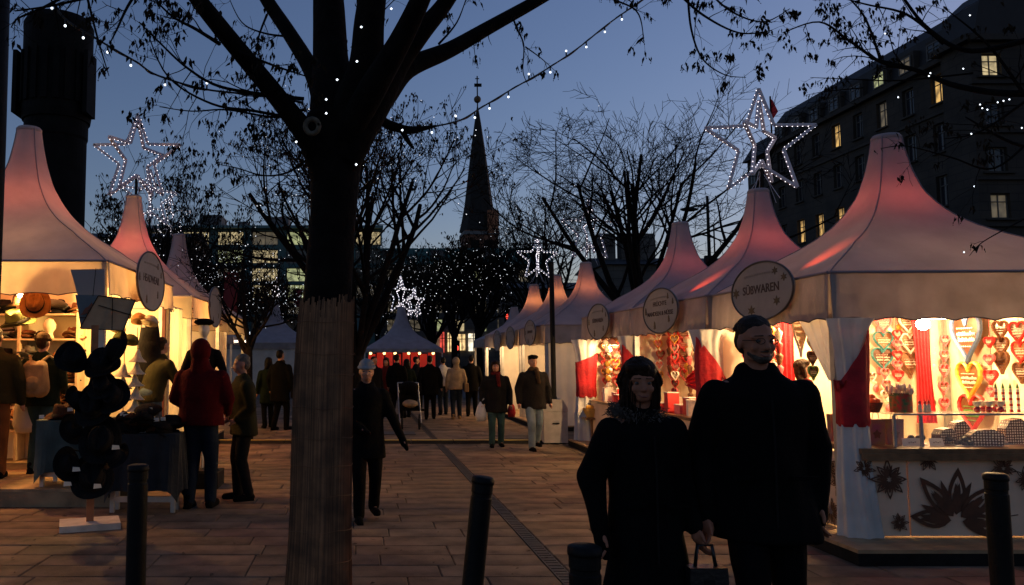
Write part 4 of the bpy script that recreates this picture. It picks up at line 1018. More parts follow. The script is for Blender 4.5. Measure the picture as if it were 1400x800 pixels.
# street lamp with red signal above the right tents
p = P(968, 300, 32); t = empty('street_lamp', 'dark street lamp behind the second and third right tents with a red light below', 'street lamp', (p.x, 32, 0)); z = P(967, 268, 32).z
MB().tube([(0, 0, 0), (0, 0, z)], [.10, .055], 10).build('pole', m_boll, t)
MB().tube([(0, 0, z-.35), (-.5, 0, z-.42), (-.8, 0, z-.5)], [.04, .04, .03], 8).build('arm', m_boll, t)
MB().ell((-.75, 0, z-.55), (.36, .16, .09), 14, 6).build('lamp_head', m_boll, t)
MB().tube([(.22, 0, z-2.9), (.22, 0, z-1.2)], .03, 6).build('conduit', m_boll, t)
m_redl = mat('red_signal', (1, .1, .05), .4, emit=(1, .07, .04), es=2.2)
def signal(label, px, py, Y, r=.14, big=True):
    p = P(px, py, Y); t = empty('traffic_light', label, 'traffic light', (p.x, Y, 0), 0, 'red traffic lights')
    MB().tube([(0, .1, 0), (0, .1, p.z+.5)], .06, 8).build('pole', m_boll, t)
    MB().box((0, .05, p.z-.35), (r*2.6, .2, r*7.5)).build('housing', m_boll, t)
    MB().ell((0, -.06, p.z), (r, .06, r), 14, 6).build('red_lens', m_redl, t, smooth=True)
    for k in (1, 2): MB().ell((0, -.06, p.z-k*r*2.3), (r*.9, .03, r*.9), 12, 6).build('dark_lens', m_glassd, t)
signal('red traffic light glowing between the second and third right tents', 972, 359, 33, .17)
signal('small red traffic light above the far end of the right row', 695, 433, 60, .22)
signal('red traffic light right of the red lit white tent', 623, 476, 66, .26)
# red banners
for px, y0, y1, Y, lab in ((316, 372, 445, 30, 'tall dark red banner on a pole between the small trees at left'), (408, 395, 420, 60, 'small red flag left of the wrapped trunk')):
    a = P(px, y0, Y); b = P(px, y1, Y); t = empty('banner', lab, 'banner', (a.x, Y, 0)); w = .3
    MB().tube([(-w, 0, 0), (-w, 0, a.z+.3)], .03, 8).build('pole', m_boll, t)
    mb = MB()
    for i in range(9):
        z = a.z+(b.z-a.z)*i/8
        for j in range(4): mb.v.append((-w+.03+2*w*j/3*(.9+.1*math.sin(i)), .06*math.sin(i*.8+j), z))
    for i in range(8):
        for j in range(3): mb.f.append((i*4+j, i*4+j+1, (i+1)*4+j+1, (i+1)*4+j))
    mb.build('cloth', mat('dark_red_cloth', (.16, .012, .012), .8), t, smooth=True)
# strip lamp on the low left tent
p = P(332, 468, 26.2); t = empty('strip_lamp', 'white strip lamp on a post under the low tent edge at left', 'lamp', (p.x, 26.2, 0))
MB().box((0, .1, p.z/2), (.09, .09, p.z)).build('post', m_alu, t); MB().box((0, 0, p.z+.03), (.55, .12, .07)).build('tube', mat('tube_white', (1, 1, 1), .4, emit=(1, .75, .55), es=3), t)
t = empty('strip_lamp', 'small cold white panel lamp behind the thin tree at left', 'lamp', tuple(P(334, 456, 29)))
MB().box((0, 0, 0), (.4, .08, .12)).build('tube', mat('tube_cold', (1, 1, 1), .4, emit=(.8, .9, 1), es=1.5), t); MB().box((0, .08, 0), (.44, .08, .16)).build('housing', m_boll, t)
# ================================================================ hearts
def heart_poly(n=26, w=1.0, h=1.2):
    out = []
    for i in range(n):
        t = 2*math.pi*i/n; x = 16*math.sin(t)**3; z = 13*math.cos(t)-5*math.cos(2*t)-2*math.cos(3*t)-math.cos(4*t)
        out.append((x/32*w, (z+2.5)/29*h))
    return out
m_cookie = mat('gingerbread', (.17, .065, .022), .55, var=.3, vscale=14, bump=.3, bscale=60)
m_cookied = mat('chocolate_cookie', (.07, .025, .012), .45, var=.3, vscale=14)
m_cookier = mat('red_cookie', (.38, .03, .03), .5, var=.3, vscale=14)
ICE = {'white': (.80, .72, .62), 'pink': (.75, .16, .18), 'teal': (.03, .16, .17), 'yellow': (.75, .40, .05), 'red': (.55, .03, .03), 'blue': (.04, .07, .15), 'green': (.12, .30, .06), 'brown': (.16, .07, .03)}
m_ice = {k: mat('icing_'+k, v, .5, var=.15, vscale=20) for k, v in ICE.items()}
HM = {}
def heart_meshes():
    pl = heart_poly(); cookie = MB().prism(pl, .03)
    tb = []
    for i in range(len(pl)+2): x, z = pl[i % len(pl)]; tb.append(Vector((x*.95, -.02, z*.95)))
    border = MB().tube(tb, .045, 6, caps=False)
    rr_ = random.Random(3); deco = MB()
    for row, (z, hw) in enumerate(((.22, .28), (.08, .30), (-.06, .26), (-.2, .16))):
        x = -hw
        while x < hw:
            if row in (1, 2):
                l = .05; pts = [Vector((x, -.03, z)), Vector((x+l*.3, -.03, z+.06*rr_.random()+.02)), Vector((x+l*.6, -.03, z-.03)), Vector((x+l, -.03, z+.03))]; deco.tube(pts, .011, 4)
                x += l*1.25
            else: deco.ico((x, -.03, z), .02); x += .07
    for nm, mb in (('c', cookie), ('b', border), ('d', deco)):
        me = bpy.data.meshes.new('heart_'+nm); me.from_pydata(mb.v, [], mb.f); me.update(); HM[nm] = me
heart_meshes()
def mesh_mat(key, m):
    k = (key, m.name)
    if k not in HM: me = HM[key].copy(); me.materials.append(m); HM[k] = me
    return HM[k]
def heart_parts(t, loc, w, h, border, rz, body=None, deco='white', part=False, tilt=0):
    bm_ = body or m_cookie; holder = t
    M = Matrix.Translation(loc) @ Matrix.Rotation(rz, 4, 'Z') @ Matrix.Rotation(tilt, 4, 'Y') @ Matrix.Diagonal((w, .7 if w > .3 else .5, h/1.2, 1))
    o = mesh_obj('heart_cookie' if part else 'cookie', mesh_mat('c', bm_), None, t); o.matrix_local = M
    par = t
    b = mesh_obj('icing_border', mesh_mat('b', m_ice[border]), None, t); b.matrix_local = M
    d = mesh_obj('icing_letters', mesh_mat('d', m_ice[deco]), None, t); d.matrix_local = M; d['kind'] = 'stuff'
def heart(label, p, w, h, border, rz=0, body=None, deco='white', tilt=0):
    t = empty('gingerbread_heart', label, 'gingerbread heart', tuple(p), 0, 'gingerbread hearts of the sweet stall')
    heart_parts(t, (0, 0, 0), w, h, border, rz, body, deco, tilt=tilt)
    MB().tube([(0, 0, h*.38), (0, 0, h*.62)], .004, 4).build('ribbon', m_ice['red'], t)
def hb_(label, px, py, w, h, border, body=None, deco='white', tilt=0):      # on the back wall
    p = P(px, py, 9.55); s = 9.55/FPX; heart(label, p, w*s*1.05, h*s*1.05, border, 0, body, deco, tilt)
def hr_(label, px, py, w, h, border, body=None, deco='white', tilt=0):      # on the side wall
    p = PX(px, py, 6.85); s = p.y/FPX; u = (px-490)/FPX; heart(label, p, w*s/u*1.02, h*s*1.05, border, R(-90), body, deco, tilt)
hb_('white iced heart at the top left of the sweet stall wall', 1207, 443, 22, 26, 'pink', m_cookier)
hb_('teal rimmed heart second from the top beside the red sash', 1207, 467, 26, 27, 'teal', m_cookie)
hb_('dark heart with teal rim, third from the top beside the red sash', 1206, 491, 29, 30, 'teal', m_cookied)
hb_('pale heart just left of the glaring bulb', 1240, 443, 22, 24, 'white', m_cookie)
hb_('light brown heart with cream rim below the bulb', 1243, 470, 25, 27, 'white', m_cookie)
hb_('light brown heart lowest of the three left of the red drape', 1244, 497, 26, 30, 'brown', m_cookie)
hr_('huge heart with blue and pink rim on the side wall', 1323, 462, 40, 68, 'blue', m_cookied)
hr_('large yellow rimmed heart with green and white icing', 1327, 521, 33, 50, 'yellow', m_cookie)
hr_('large red rimmed heart partly behind the glass shelf', 1331, 566, 35, 50, 'red', m_cookie, 'green')
hr_('glossy brown heart highest in the chain by the red candy string', 1369, 452, 20, 26, 'brown', m_cookied, 'brown')
hr_('glossy brown heart in the middle of the chain by the red candy string', 1370, 474, 20, 26, 'brown', m_cookied)
hr_('glossy brown pointed heart lowest of the chain by the red candy string', 1371, 496, 19, 30, 'brown', m_cookied, 'brown')
hr_('dark heart with red rim at the right edge, topmost', 1393, 455, 24, 30, 'red', m_cookied)
hr_('dark heart with red rim at the right edge, second down', 1397, 482, 24, 30, 'red', m_cookie)
hr_('dark plain heart at the right edge, third down', 1398, 510, 22, 28, 'brown', m_cookied)
hr_('huge pale backed heart beside the corner of the tent wall', 1419, 470, 24, 44, 'white', m_cookie)
def chain(label, pts, rz, cols, bodies=None):
    """string of hearts hanging down: pts = list of (world point, w, h)"""
    top = pts[0][0]; t = empty('heart_chain', label, 'heart chain', tuple(top), 0, 'chains of small hearts')
    MB().tube([(0, 0, pts[0][2]+.12), Vector(pts[-1][0])-Vector(top)], .004, 4).build('ribbon', m_ice['red'], t)
    for i, (p, w, h) in enumerate(pts):
        heart_parts(t, Vector(p)-Vector(top), w, h, cols[i % len(cols)], rz, (bodies or [m_cookie])[i % len(bodies or [1])], part=True)
def chain_px(label, lst, plane, cols, bodies=None):
    out = []
    for px, py, w, h in lst:
        if plane[0] == 'Y': p = P(px, py, plane[1]); s = p.y/FPX; out.append((p, w*s*1.25, h*s*1.2))
        else: p = PX(px, py, plane[1]); s = p.y/FPX; out.append((p, w*s/((px-490)/FPX)*1.15, h*s*1.15))
    chain(label, out, 0 if plane[0] == 'Y' else R(-90), cols, bodies)
chain_px('string of small pink hearts just left of the tent wall corner', [(1291, 466, 9, 13), (1290, 487, 9, 13), (1290, 507, 10, 15), (1289, 531, 10, 15), (1290, 553, 10, 15)], ('Y', 9.5), ['pink'], [m_cookier, m_cookie])
chain_px('string of glossy red hearts between the dark teal hearts and the pale hearts', [(1226, 458, 10, 11), (1226, 472, 10, 11), (1226, 486, 10, 11), (1226, 500, 10, 11), (1227, 514, 12, 13)], ('Y', 9.5), ['red', 'pink'], [m_cookier])
chain_px('string of tiny pink and grey hearts low beside the red sash', [(1209, 511, 9, 12), (1191, 516, 9, 12), (1211, 527, 9, 12), (1210, 541, 10, 12)], ('Y', 9.45), ['pink', 'white'], [m_cookie])
chain_px('string of red hearts right of the yellow rimmed heart', [(1354, 468, 11, 13), (1354, 492, 12, 13), (1356, 516, 16, 18), (1357, 536, 9, 12)], ('X', 6.7), ['red', 'pink'], [m_cookier])
chain_px('string of green and grey hearts between the man and the red sash', [(1109, 450, 10, 17), (1110, 470, 11, 17), (1110, 490, 11, 17), (1111, 510, 11, 17)], ('Y', 8.3), ['green', 'white', 'brown'], [m_cookied])
t = chain_px('string with one long pale heart above the stall keeper', [(1093, 455, 17, 56)], ('Y', 8.6), ['white'], [mat('pale_cookie', (.62, .42, .26), .6, var=.2)])
# hanging goods along the aisle side of the stalls
rr = random.Random(17)
def hanging(label, X, Y, ztop, n, kind, w=.09, group='hanging sweets along the aisle'):
    t = empty('sweets_strand', label, 'hanging sweets', (X, Y, ztop), 0, group); z = 0
    MB().tube([(0, 0, .1), (0, 0, -n*.13)], .003, 4).build('ribbon', m_ice['red'], t)
    for i in range(n):
        z = -i*.13 - .03
        if kind == 'heart': heart_parts(t, (rr.uniform(-.01, .01), 0, z), w*1.25, w*1.5, rr.choice(['white', 'pink', 'red', 'yellow']), R(rr.uniform(-70, -20)), rr.choice([m_cookie, m_cookier, m_cookie]), part=True)
        elif kind == 'cone':
            MB().lathe([(.004, -.13), (.02, -.10), (.04, -.02), (.042, .0), (.02, .02), (.012, .045)], (0, 0, z), 10, ).build('sweet_cone', rr.choice([m_ice['pink'], m_ice['white'], m_cookie, m_ice['red'], m_cookier]), t, smooth=True)
        else:
            MB().ell((rr.uniform(-.02, .02), 0, z), (.05, .04, .055), 10, 6).build('bag', rr.choice([m_ice['white'], m_ice['yellow'], m_ice['white'], m_cookie]), t, smooth=True)
places = ['beside the red sash post', 'near the man\'s shoulder', 'behind the man\'s head', 'over the aisle counter', 'next to the pale drape', 'above the candy sticks', 'close to the tent divider']
k = 0
for Y in (8.98, 9.07, 9.16, 9.25, 9.34, 9.43, 9.52):
    hanging('strand of sweets in the nearest right stall hung %s' % places[k % 7], 4.5+rr.uniform(0, .35), Y, 1.93+rr.uniform(0, .05), rr.randint(4, 7), rr.choice(['heart', 'cone', 'heart'])); k += 1
words_ = ['first', 'second', 'third', 'fourth', 'fifth', 'sixth', 'seventh', 'eighth', 'ninth', 'tenth', 'eleventh', 'twelfth']
k = 0
for Y in [10.6+i*.15 for i in range(12)]:
    hanging('%s strand from the front of the second right stall, %s' % (words_[k], rr.choice(['reddish', 'brightly lit', 'swaying'])), 4.5+rr.uniform(0, .5), Y, 1.95, rr.randint(4, 8), rr.choice(['bag', 'cone', 'heart'])); k += 1
k = 0
for i in range(12):
    hanging('%s strand from the front of the third right stall above the woman' % words_[k], 4.5+rr.uniform(0, .7), 13.05+i*.12, 1.95, rr.randint(4, 6), rr.choice(['heart', 'cone', 'heart'])); k += 1
hanging('bright strand of pale bags hanging over the basket in the third right stall', 4.50, 14.62, 1.97, 8, 'bag')
hanging('second bright strand of pale bags over the basket in the third right stall', 4.62, 14.9, 1.97, 8, 'bag')
# hanging goods on the dividers of the aisle stalls
for tent_i, Yw in ((0, 9.58), (1, 12.35), (2, 15.1)):
    for r_ in range(4):
        for c_ in range(7):
            if tent_i == 0 and c_ > 2: continue
            x = 4.55+c_*.2+rr.uniform(-.04, .04); z = 1.95-r_*.17
            if tent_i == 0:
                continue
            nm = ['second', 'third'][tent_i-1]
    if tent_i:
        for c_ in range(10):
            x = 4.6+c_*.20
            pts = [(Vector((x+rr.uniform(-.02, .02), Yw-.03*(c_ % 2), 2.02-i*.16)), .13+.04*(c_ % 3), .15+.04*(c_ % 3)) for i in range(rr.randint(5, 7))]
            chain('%s chain of hearts on the divider wall of the %s right stall' % (words_[c_], ['second', 'third'][tent_i-1]), pts, 0, [rr.choice(['white', 'pink', 'red', 'yellow']) for _ in range(3)], [m_cookie, m_cookier])
# small loose sweets hung all over the walls of the nearest stall
k = 0
for px in range(1200, 1290, 13):
    for py in (452, 478, 505, 532, 552):
        if abs(px-1258) < 16 or rr.random() < .35 or k >= 22: continue
        x_, y_ = px+rr.uniform(-4, 4), py+rr.uniform(-8, 8); q = P(x_, y_, 9.68); t = empty('wrapped_sweet', 'small wrapped sweet on the stall wall, %s from left, %s row' % (ORD[(px-1200)//13], ORD[(452, 478, 505, 532, 552).index(py)]), 'wrapped sweet', tuple(q), 0, 'small wrapped sweets on the wall'); c_ = rr.choice(['white', 'pink', 'yellow', 'red', 'brown'])
        MB().ell((0, 0, 0), (.035, .02, .05), 10, 6).build('sweet', m_ice[c_], t, smooth=True); MB().lathe([(.004, .05), (.022, .075), (.02, .08)], n=8).build('wrapper_end', m_ice['white'], t); k += 1
# red drapes
def hang_drape(label, pts_top, zb, mt=m_red_cloth, name='red_drape', folds=5, amp=.04, narrow=.8):
    a, b = map(Vector, pts_top); t = empty(name, label, 'drape', tuple((a+b)/2)); o = (a+b)/2; mb = MB(); n = 30
    nrm = (b-a).cross(Vector((0, 0, 1))).normalized()
    for i in range(n+1):
        f = i/n
        for j in range(10):
            g = j/9; p = a.lerp(b, .5+(f-.5)*(1-(1-narrow)*math.sin(g*math.pi)*1.0)); p.z = a.z*(1-g)+zb*g; p += nrm*amp*math.sin(f*folds*6.28+g)*(0.4+.6*g); mb.v.append(tuple(p-o))
    for i in range(n):
        for j in range(9): mb.f.append((i*10+j, (i+1)*10+j, (i+1)*10+j+1, i*10+j+1))
    mb.build('cloth', mt, t, smooth=True); MB().tube([a-o+Vector((0, 0, .01)), b-o+Vector((0, 0, .01))], .012, 6).build('rail', m_alu, t)
hang_drape('bright red drape hanging behind the glaring bulb', (P(1246, 438, 9.45), P(1271, 438, 9.45)), .9)
hang_drape('red drape hanging behind the stall keeper', (P(1062, 438, 9.45), P(1085, 438, 9.45)), .9, folds=3)
# ================================================================ sweet stall counter
m_panel = mat('printed_panel', (.74, .52, .36), .6, var=.12, vscale=3)
m_print = mat('brown_print', (.095, .030, .010), .6, var=.3, vscale=10)
m_ctop = mat('counter_top', (.20, .10, .045), .35, var=.35, vscale=12, bump=.15)
m_glass = mat('case_glass', (.9, .95, .93), .05, alpha=.10, spec=.8)
ct = empty('stall_counter', 'stall counter with white front panels printed with big brown star flowers', 'counter', (4.30, 6.98, .13))
def Lc(x, y, z): return (x-4.30, y-6.98, z-.13)
MB().box(Lc(5.7, 7.24, .86), (2.84, .62, .045)).build('top', m_ctop, ct); MB().box(Lc(5.7, 6.925, .815), (2.84, .02, .06)).build('edge_strip', m_ctop, ct)
MB().box(Lc(4.53, 8.6, .86), (.50, 2.06, .045)).build('top', m_ctop, ct)
xs = PG(1242, 700, .3); seam = P(1243, 680, 6.98).x
MB().box(Lc((4.32+seam)/2, 7.0, .475), (seam-4.32-.012, .03, .66)).build('front_panel', m_panel, ct)
MB().box(Lc((seam+7.1)/2, 7.0, .475), (7.1-seam-.012, .03, .66)).build('front_panel', m_panel, ct)
for y in (7.7, 8.35, 9.0): MB().box(Lc(4.33, y, .475), (.03, .64, .66)).build('side_panel', m_panel, ct)
PC = [0]
def petal(mb, c, ang, L, w, M, hollow=True):
    PC[0] = (PC[0]+1) % 60; c = c - Vector((0, .0007*PC[0], 0))
    d = Vector((math.sin(ang), 0, math.cos(ang))); s_ = Vector((d.z, 0, -d.x)); n = 7; out = []; inn = []
    for i in range(n+1):
        f = i/n; ww = w*math.sin(math.pi*f**.8)**.9; out.append((f, ww))
    pts = [c+d*L*f+s_*ww for f, ww in out] + [c+d*L*f-s_*ww for f, ww in reversed(out[1:-1])]
    if hollow:
        ii = [c+d*(L*(.14+.68*f))+s_*ww*.60 for f, ww in out] + [c+d*(L*(.14+.68*f))-s_*ww*.60 for f, ww in reversed(out[1:-1])]
        k = len(pts); mb.add([M @ p for p in pts+ii], [(i, (i+1) % k, k+(i+1) % k, k+i) for i in range(k)])
        mb.add([M @ (c+d*L*.25+s_*w*.12), M @ (c+d*L*.72), M @ (c+d*L*.25-s_*w*.12)], [(0, 1, 2)])
    else: mb.add([M @ p for p in pts], [tuple(range(len(pts)))])
def flower(px, py, rpx, n=7, rot=0, half=False, side=False):
    PC[0] = 0; mb = MB(); p = P(px, py, 6.982) if not side else PX(px, py, 4.31)
    M = Matrix.Rotation(R(-90), 4, 'Z') if side else Matrix.Identity(4)
    r = rpx*7/FPX; rr2 = random.Random(px)
    for i in range(n):
        a = rot+2*math.pi*i/n
        if half and math.cos(a) < -.25: continue
        c = Vector((math.sin(a), 0, math.cos(a)))*r*.12
        petal(mb, c, a, r*rr2.uniform(.82, 1.05), r*.19, M); petal(mb, c, a+math.pi/n, r*rr2.uniform(.6, .8), r*.085, M, False); petal(mb, c+Vector((math.sin(a), 0, math.cos(a)))*r*.22, a+.09, r*.42, r*.055, M, False); petal(mb, c+Vector((math.sin(a), 0, math.cos(a)))*r*.22, a-.09, r*.42, r*.055, M, False); petal(mb, c, a+math.pi/n*.5, r*.45, r*.05, M, False); petal(mb, c, a-math.pi/n*.5, r*.45, r*.05, M, False)
    mb.build('flower_print', m_print, ct, loc=Lc(p.x, p.y, p.z))
flower(1307, 712, 66, 8, .1, True); flower(1214, 655, 24, 8); flower(1228, 714, 13, 8); flower(1268, 627, 17, 6, .5); flower(1370, 640, 18, 7); flower(1401, 655, 16, 7); flower(1180, 640, 15, 7)
MB().tube([Lc(*P(1378, 706, 6.982)), Lc(*P(1392, 704, 6.982))], .004, 4).build('flower_print', m_print, ct)
for px, py in ((1138, 700), (1134, 640), (1150, 660)): flower(px, py, 20, 7, side=True)
gcs = empty('glass_case', 'glass display case with a thin shelf standing on the stall counter', 'display case', (4.6, 7.05, .885))
def Lg(x, y, z): return (x-4.6, y-7.05, z-.885)
MB().box(Lg(5.85, 7.06, 1.02), (2.36, .006, .27)).build('front_glass', m_glass, gcs)
MB().box(Lg(5.85, 7.24, 1.165), (2.40, .40, .008)).build('shelf', mat('shelf_glass', (.6, .7, .68), .1, alpha=.35), gcs)
MB().box(Lg(5.85, 7.04, 1.165), (2.42, .008, .016)).build('shelf_edge', m_alu, gcs)
for x in (4.66, P(1262, 590, 7.05).x, 7.02): MB().box(Lg(x, 7.07, 1.02), (.022, .022, .27)).build('upright', m_alu, gcs)
m_purple = mat('purple_bag', (.22, .06, .13), .5, col2=(.30, .16, .05), vscale=9)
m_fig = mat('bag_print', (.10, .03, .02), .6)
def gift_bag(label, px, py, w, h, Y):
    s = Y/FPX; p = P(px, py+h/2, Y); t = empty('gift_bag', label, 'gift bag', (p.x, Y, .883), 0, 'printed sweet bags on the counter'); w_, h_ = w*s, h*s*.9
    MB().prism([(-w_*.42, 0), (w_*.42, 0), (w_*.5, h_), (-w_*.5, h_)], .06).build('bag', m_purple, t)
    MB().prism([(a*w_*.25, h_*.42+b*w_*.28) for a, b in star_poly(1, 5, .6)], .004, m=Matrix.Translation((0, -.033, 0))).build('print', m_fig, t)
    MB().tube([(-w_*.2, -.02, h_), (-w_*.15, -.02, h_+.05), (0, -.02, h_+.07), (w_*.15, -.02, h_+.05), (w_*.2, -.02, h_)], .004, 4).build('handle', m_ice['white'], t)
gift_bag('purple and yellow printed bag nearest the red sash', 1197, 592, 24, 38, 7.25)
gift_bag('purple and yellow printed bag left of the case upright', 1222, 592, 25, 38, 7.28)
gift_bag('pink printed bag on the aisle counter between the man and the sash', 1142, 585, 16, 40, 7.6)
gift_bag('reddish printed bag on the aisle counter beside the man\'s sleeve', 1152, 590, 18, 34, 7.7)
# polka dot wrappers
def dots_mat():
    m = mat('dotted_wrapper', (.05, .02, .015), .35); t = m.node_tree; N = t.nodes; L = t.links; b = N['Principled BSDF']
    tc = N.new('ShaderNodeTexCoord'); v = N.new('ShaderNodeTexVoronoi'); v.inputs['Scale'].default_value = 42; v.inputs['Randomness'].default_value = .1
    L.new(tc.outputs['Object'], v.inputs['Vector']); c = N.new('ShaderNodeValToRGB'); c.color_ramp.elements[0].color = (.9, .75, .55, 1); c.color_ramp.elements[1].color = (.07, .025, .015, 1)
    c.color_ramp.elements[0].position = .28; c.color_ramp.elements[1].position = .36; L.new(v.outputs[0], c.inputs[0]); L.new(c.outputs[0], b.inputs['Base Color']); return m
m_dots = dots_mat()
def wrapper(label, px, py, w, h, Y=7.2, rot=0):
    s = Y/FPX; p = P(px, py, Y); t = MB(); w_, h_ = w*s, h*s
    mb = MB().prism([(-w_*.5, 0), (w_*.5, 0), (w_*.55, h_*.7), (w_*.2, h_), (-w_*.3, h_*.9), (-w_*.5, h_*.6)], .09)
    o = mb.build('sweet_wrapper', m_dots, loc=(p.x, Y, .884), rz=rot); tag(o, label, 'sweet pack', 'dotted sweet packs in the case')
wrapper('dotted dark pack just right of the case upright', 1290, 590, 26, 22, 7.3, .2); wrapper('dotted pack leaning in the middle of the case', 1345, 598, 40, 22, 7.2, -.15)
wrapper('dotted pack at the right end of the case', 1385, 590, 34, 34, 7.35, .1); wrapper('small dotted pack behind the dark chocolates', 1310, 590, 22, 30, 7.42, 0)
m_choc = mat('dark_chocolate', (.012, .007, .005), .4, bump=.4); m_truf = mat('brown_truffle', (.10, .04, .02), .5, bump=.3); m_wh = mat('white_sweet', (.6, .52, .42), .45)
def lumps(label, px, n, mt, w, Y=7.18, h=.05, nm='chocolate_pile'):
    t = empty(nm, label, 'chocolates', (P(px, 600, Y).x, Y, .8835)); rr_ = random.Random(px)
    for i in range(n):
        r = rr_.uniform(.018, .03); MB().ell((rr_.uniform(-w, w), rr_.uniform(-.05, .05), r*.9+(.035 if i > n*.6 else 0)), (r*1.1, r, r), 9, 6).build('sweet', mt, t, smooth=True)
    MB().box((0, 0, .004), (w*2.4, .16, .006)).build('tray', m_alu, t)
lumps('heap of very dark chocolates on a tray in the case', 1312, 12, m_choc, .075); lumps('heap of brown truffles on a tray in the case', 1334, 9, m_truf, .05, 7.3)
lumps('heap of white sweets at the right of the case', 1368, 7, m_wh, .05, 7.32); lumps('heap of mixed dark sweets just left of the upright', 1250, 9, m_choc, .06, 7.3)
for px, w, lab in ((1247, 26, 'handwritten white price card left of the case upright'), (1281, 20, 'plain white price card right of the case upright')):
    p = P(px, 603, 7.12); t = MB().prism([(-w*.0032, 0), (w*.0032, 0), (w*.003, .07), (-w*.003, .07)], .003, m=Matrix.Rotation(R(-15), 4, 'X')).build('price_card', mat('card_white', (.7, .66, .6), .7), loc=(p.x, 7.12, .885)); tag(t, lab, 'price card')
    mb = MB()
    for i in range(4): mb.box((-.03+i*.018, -.006, .03+.006*(i % 2)), (.012, .002, .006))
    mb.build('scribble', m_letter, t)
# on the shelf
bk = empty('fruit_basket', 'brown basket of orange fruits on the glass shelf beside the red sash', 'basket', (P(1193, 560, 7.24).x, 7.24, 1.170))
MB().lathe([(.05, 0), (.075, .06), (.082, .09), (.074, .088), (.05, .02)], n=18).build('basket', mat('wicker', (.15, .06, .025), .8, bump=.8, bscale=80), bk)
for i in range(7):
    a = i*1.05; MB().ell((.04*math.cos(a) if i else 0, .04*math.sin(a) if i else 0, .10+(.035 if i == 0 else 0)), .028, 10, 7).build('orange', mat('orange_peel', (.75, .20, .03), .5), bk, smooth=True)
dr = empty('lollipop_drum', 'green and red drum full of pale lollipops on the glass shelf', 'drum', (P(1232, 560, 7.24).x, 7.24, 1.170)); s = 7.24/FPX
MB().lathe([(13.5*s, 0), (13.5*s, 26*s), (12*s, 26*s), (12*s, 2*s)], n=24).build('drum', mat('drum_print', (.02, .16, .05), .5, col2=(.35, .03, .02), vscale=28), dr, smooth=False)
for i in range(26):
    a = i*2.4; r = .09*math.sqrt(i/26); x, y = r*math.cos(a), r*math.sin(a)
    MB().tube([(x*.8, y*.8, .12), (x*1.15, y*1.15, .19)], .003, 4).build('stick', m_ice['white'], dr); MB().ell((x*1.2, y*1.2, .205+.02*math.sin(i)), (.013, .013, .03), 8, 6).build('lollipop', m_wh, dr, smooth=True)
for j, (px, lab) in enumerate(((1258, 'small snowman bottle left of its neighbour on the glass shelf'), (1265, 'small snowman bottle right above the case upright'), (1270, 'small snowman bottle rightmost of the three'))):
    t = empty('snowman_bottle', lab, 'bottle', (P(px, 562, 7.2).x, 7.2, 1.17), 0, 'snowman bottles')
    MB().lathe([(.016, 0), (.02, .02), (.014, .045), (.017, .06), (.008, .078)], n=12).build('body', m_wh, t, smooth=True); MB().lathe([(.014, .08), (.012, .095), (.002, .11)], n=10).build('cap', m_ice['red'], t)
for j in range(5):
    px = 1336+j*8; t = empty('candy_apple', 'red candy apple on the glass shelf, %s from the left, under white paper' % words_[j], 'candy apple', (P(px, 562, 7.2+.08*(j % 2)).x, 7.2+.08*(j % 2), 1.17), 0, 'candy apples')
    MB().ell((0, 0, .028), .028, 12, 8).build('apple', mat('candy_red', (.35, .01, .02), .15, spec=.9), t, smooth=True); MB().tube([(0, 0, .05), (.005, 0, .10)], .003, 5).build('stick', m_wh, t)
    MB().lathe([(.012, .05), (.03, .075), (.034, .10)], n=9).build('paper_cup', m_wh, t)
for j in range(4):
    px = 1363+j*10; t = empty('candy_tube', 'tall clear tube of red and white sweets with a green top, %s from the left' % words_[j], 'candy tube', (P(px, 562, 7.26).x, 7.26, 1.17), 0, 'candy tubes')
    for q in range(8): MB().lathe([(.013, q*.026), (.013, q*.026+.024)], n=10).build('sweet', m_ice['red' if q % 2 == 0 else 'white'], t)
    MB().lathe([(.012, .21), (.008, .235), (.001, .26)], n=8).build('top', m_ice['green'], t)
# basket and goods of the third stall + candy sticks on the aisle counters
for x, y, n in ((4.5, 8.6, 9), (4.55, 8.9, 9)):
    t = empty('candy_stick_jar', 'jar of pink striped candy sticks on the aisle counter, %s one' % ('nearer' if y < 8.8 else 'farther'), 'jar', (x, y, .885))
    MB().lathe([(.06, 0), (.065, .1), (.062, .14), (.055, .02)], n=16).build('jar', m_glass, t)
    for i in range(n):
        a = i*2.4; MB().tube([(.03*math.cos(a), .03*math.sin(a), .02), (.055*math.cos(a), .055*math.sin(a), .36)], .008, 6).build('candy_stick', m_ice['pink' if i % 2 else 'white'], t)
for ti, (y0, y1) in enumerate(((9.95, 12.3), (12.75, 15.1))):
    t = empty('stall_counter', 'aisle counter of the %s right stall with pale side boards' % ['second', 'third'][ti], 'counter', (4.5, (y0+y1)/2, .13))
    MB().box((0.05, 0, .73), (.5, y1-y0, .04)).build('top', m_ctop, t); MB().box((-.16, 0, .355), (.03, y1-y0-.02, .70)).build('front_panel', m_panel, t)
    for i in range(9):
        y = y0+.2+i*(y1-y0-.3)/9; col = rr.choice(['yellow', 'pink', 'white', 'red']); q = empty('sweet_box', '%s box of sweets, %s along the aisle counter of the %s right stall' % (col, words_[i], ['second', 'third'][ti]), 'box', (4.5+rr.uniform(-.05, .1), y, .882), rr.uniform(-.3, .3), 'sweet boxes')
        h = rr.uniform(.1, .3); MB().box((0, 0, h/2), (.16, .14, h)).build('box', m_ice[col], q); MB().box((0, 0, h+.006), (.17, .15, .012)).build('lid', m_ice['white'], q)
t = empty('bread_basket', 'yellow wicker basket on a small stand at the far end of the third stall', 'basket', (4.32, 15.0, .13)); 
MB().box((0, 0, .42), (.34, .34, .03)).box((0, 0, .21), (.05, .05, .40)).build('stand', m_ctop, t)
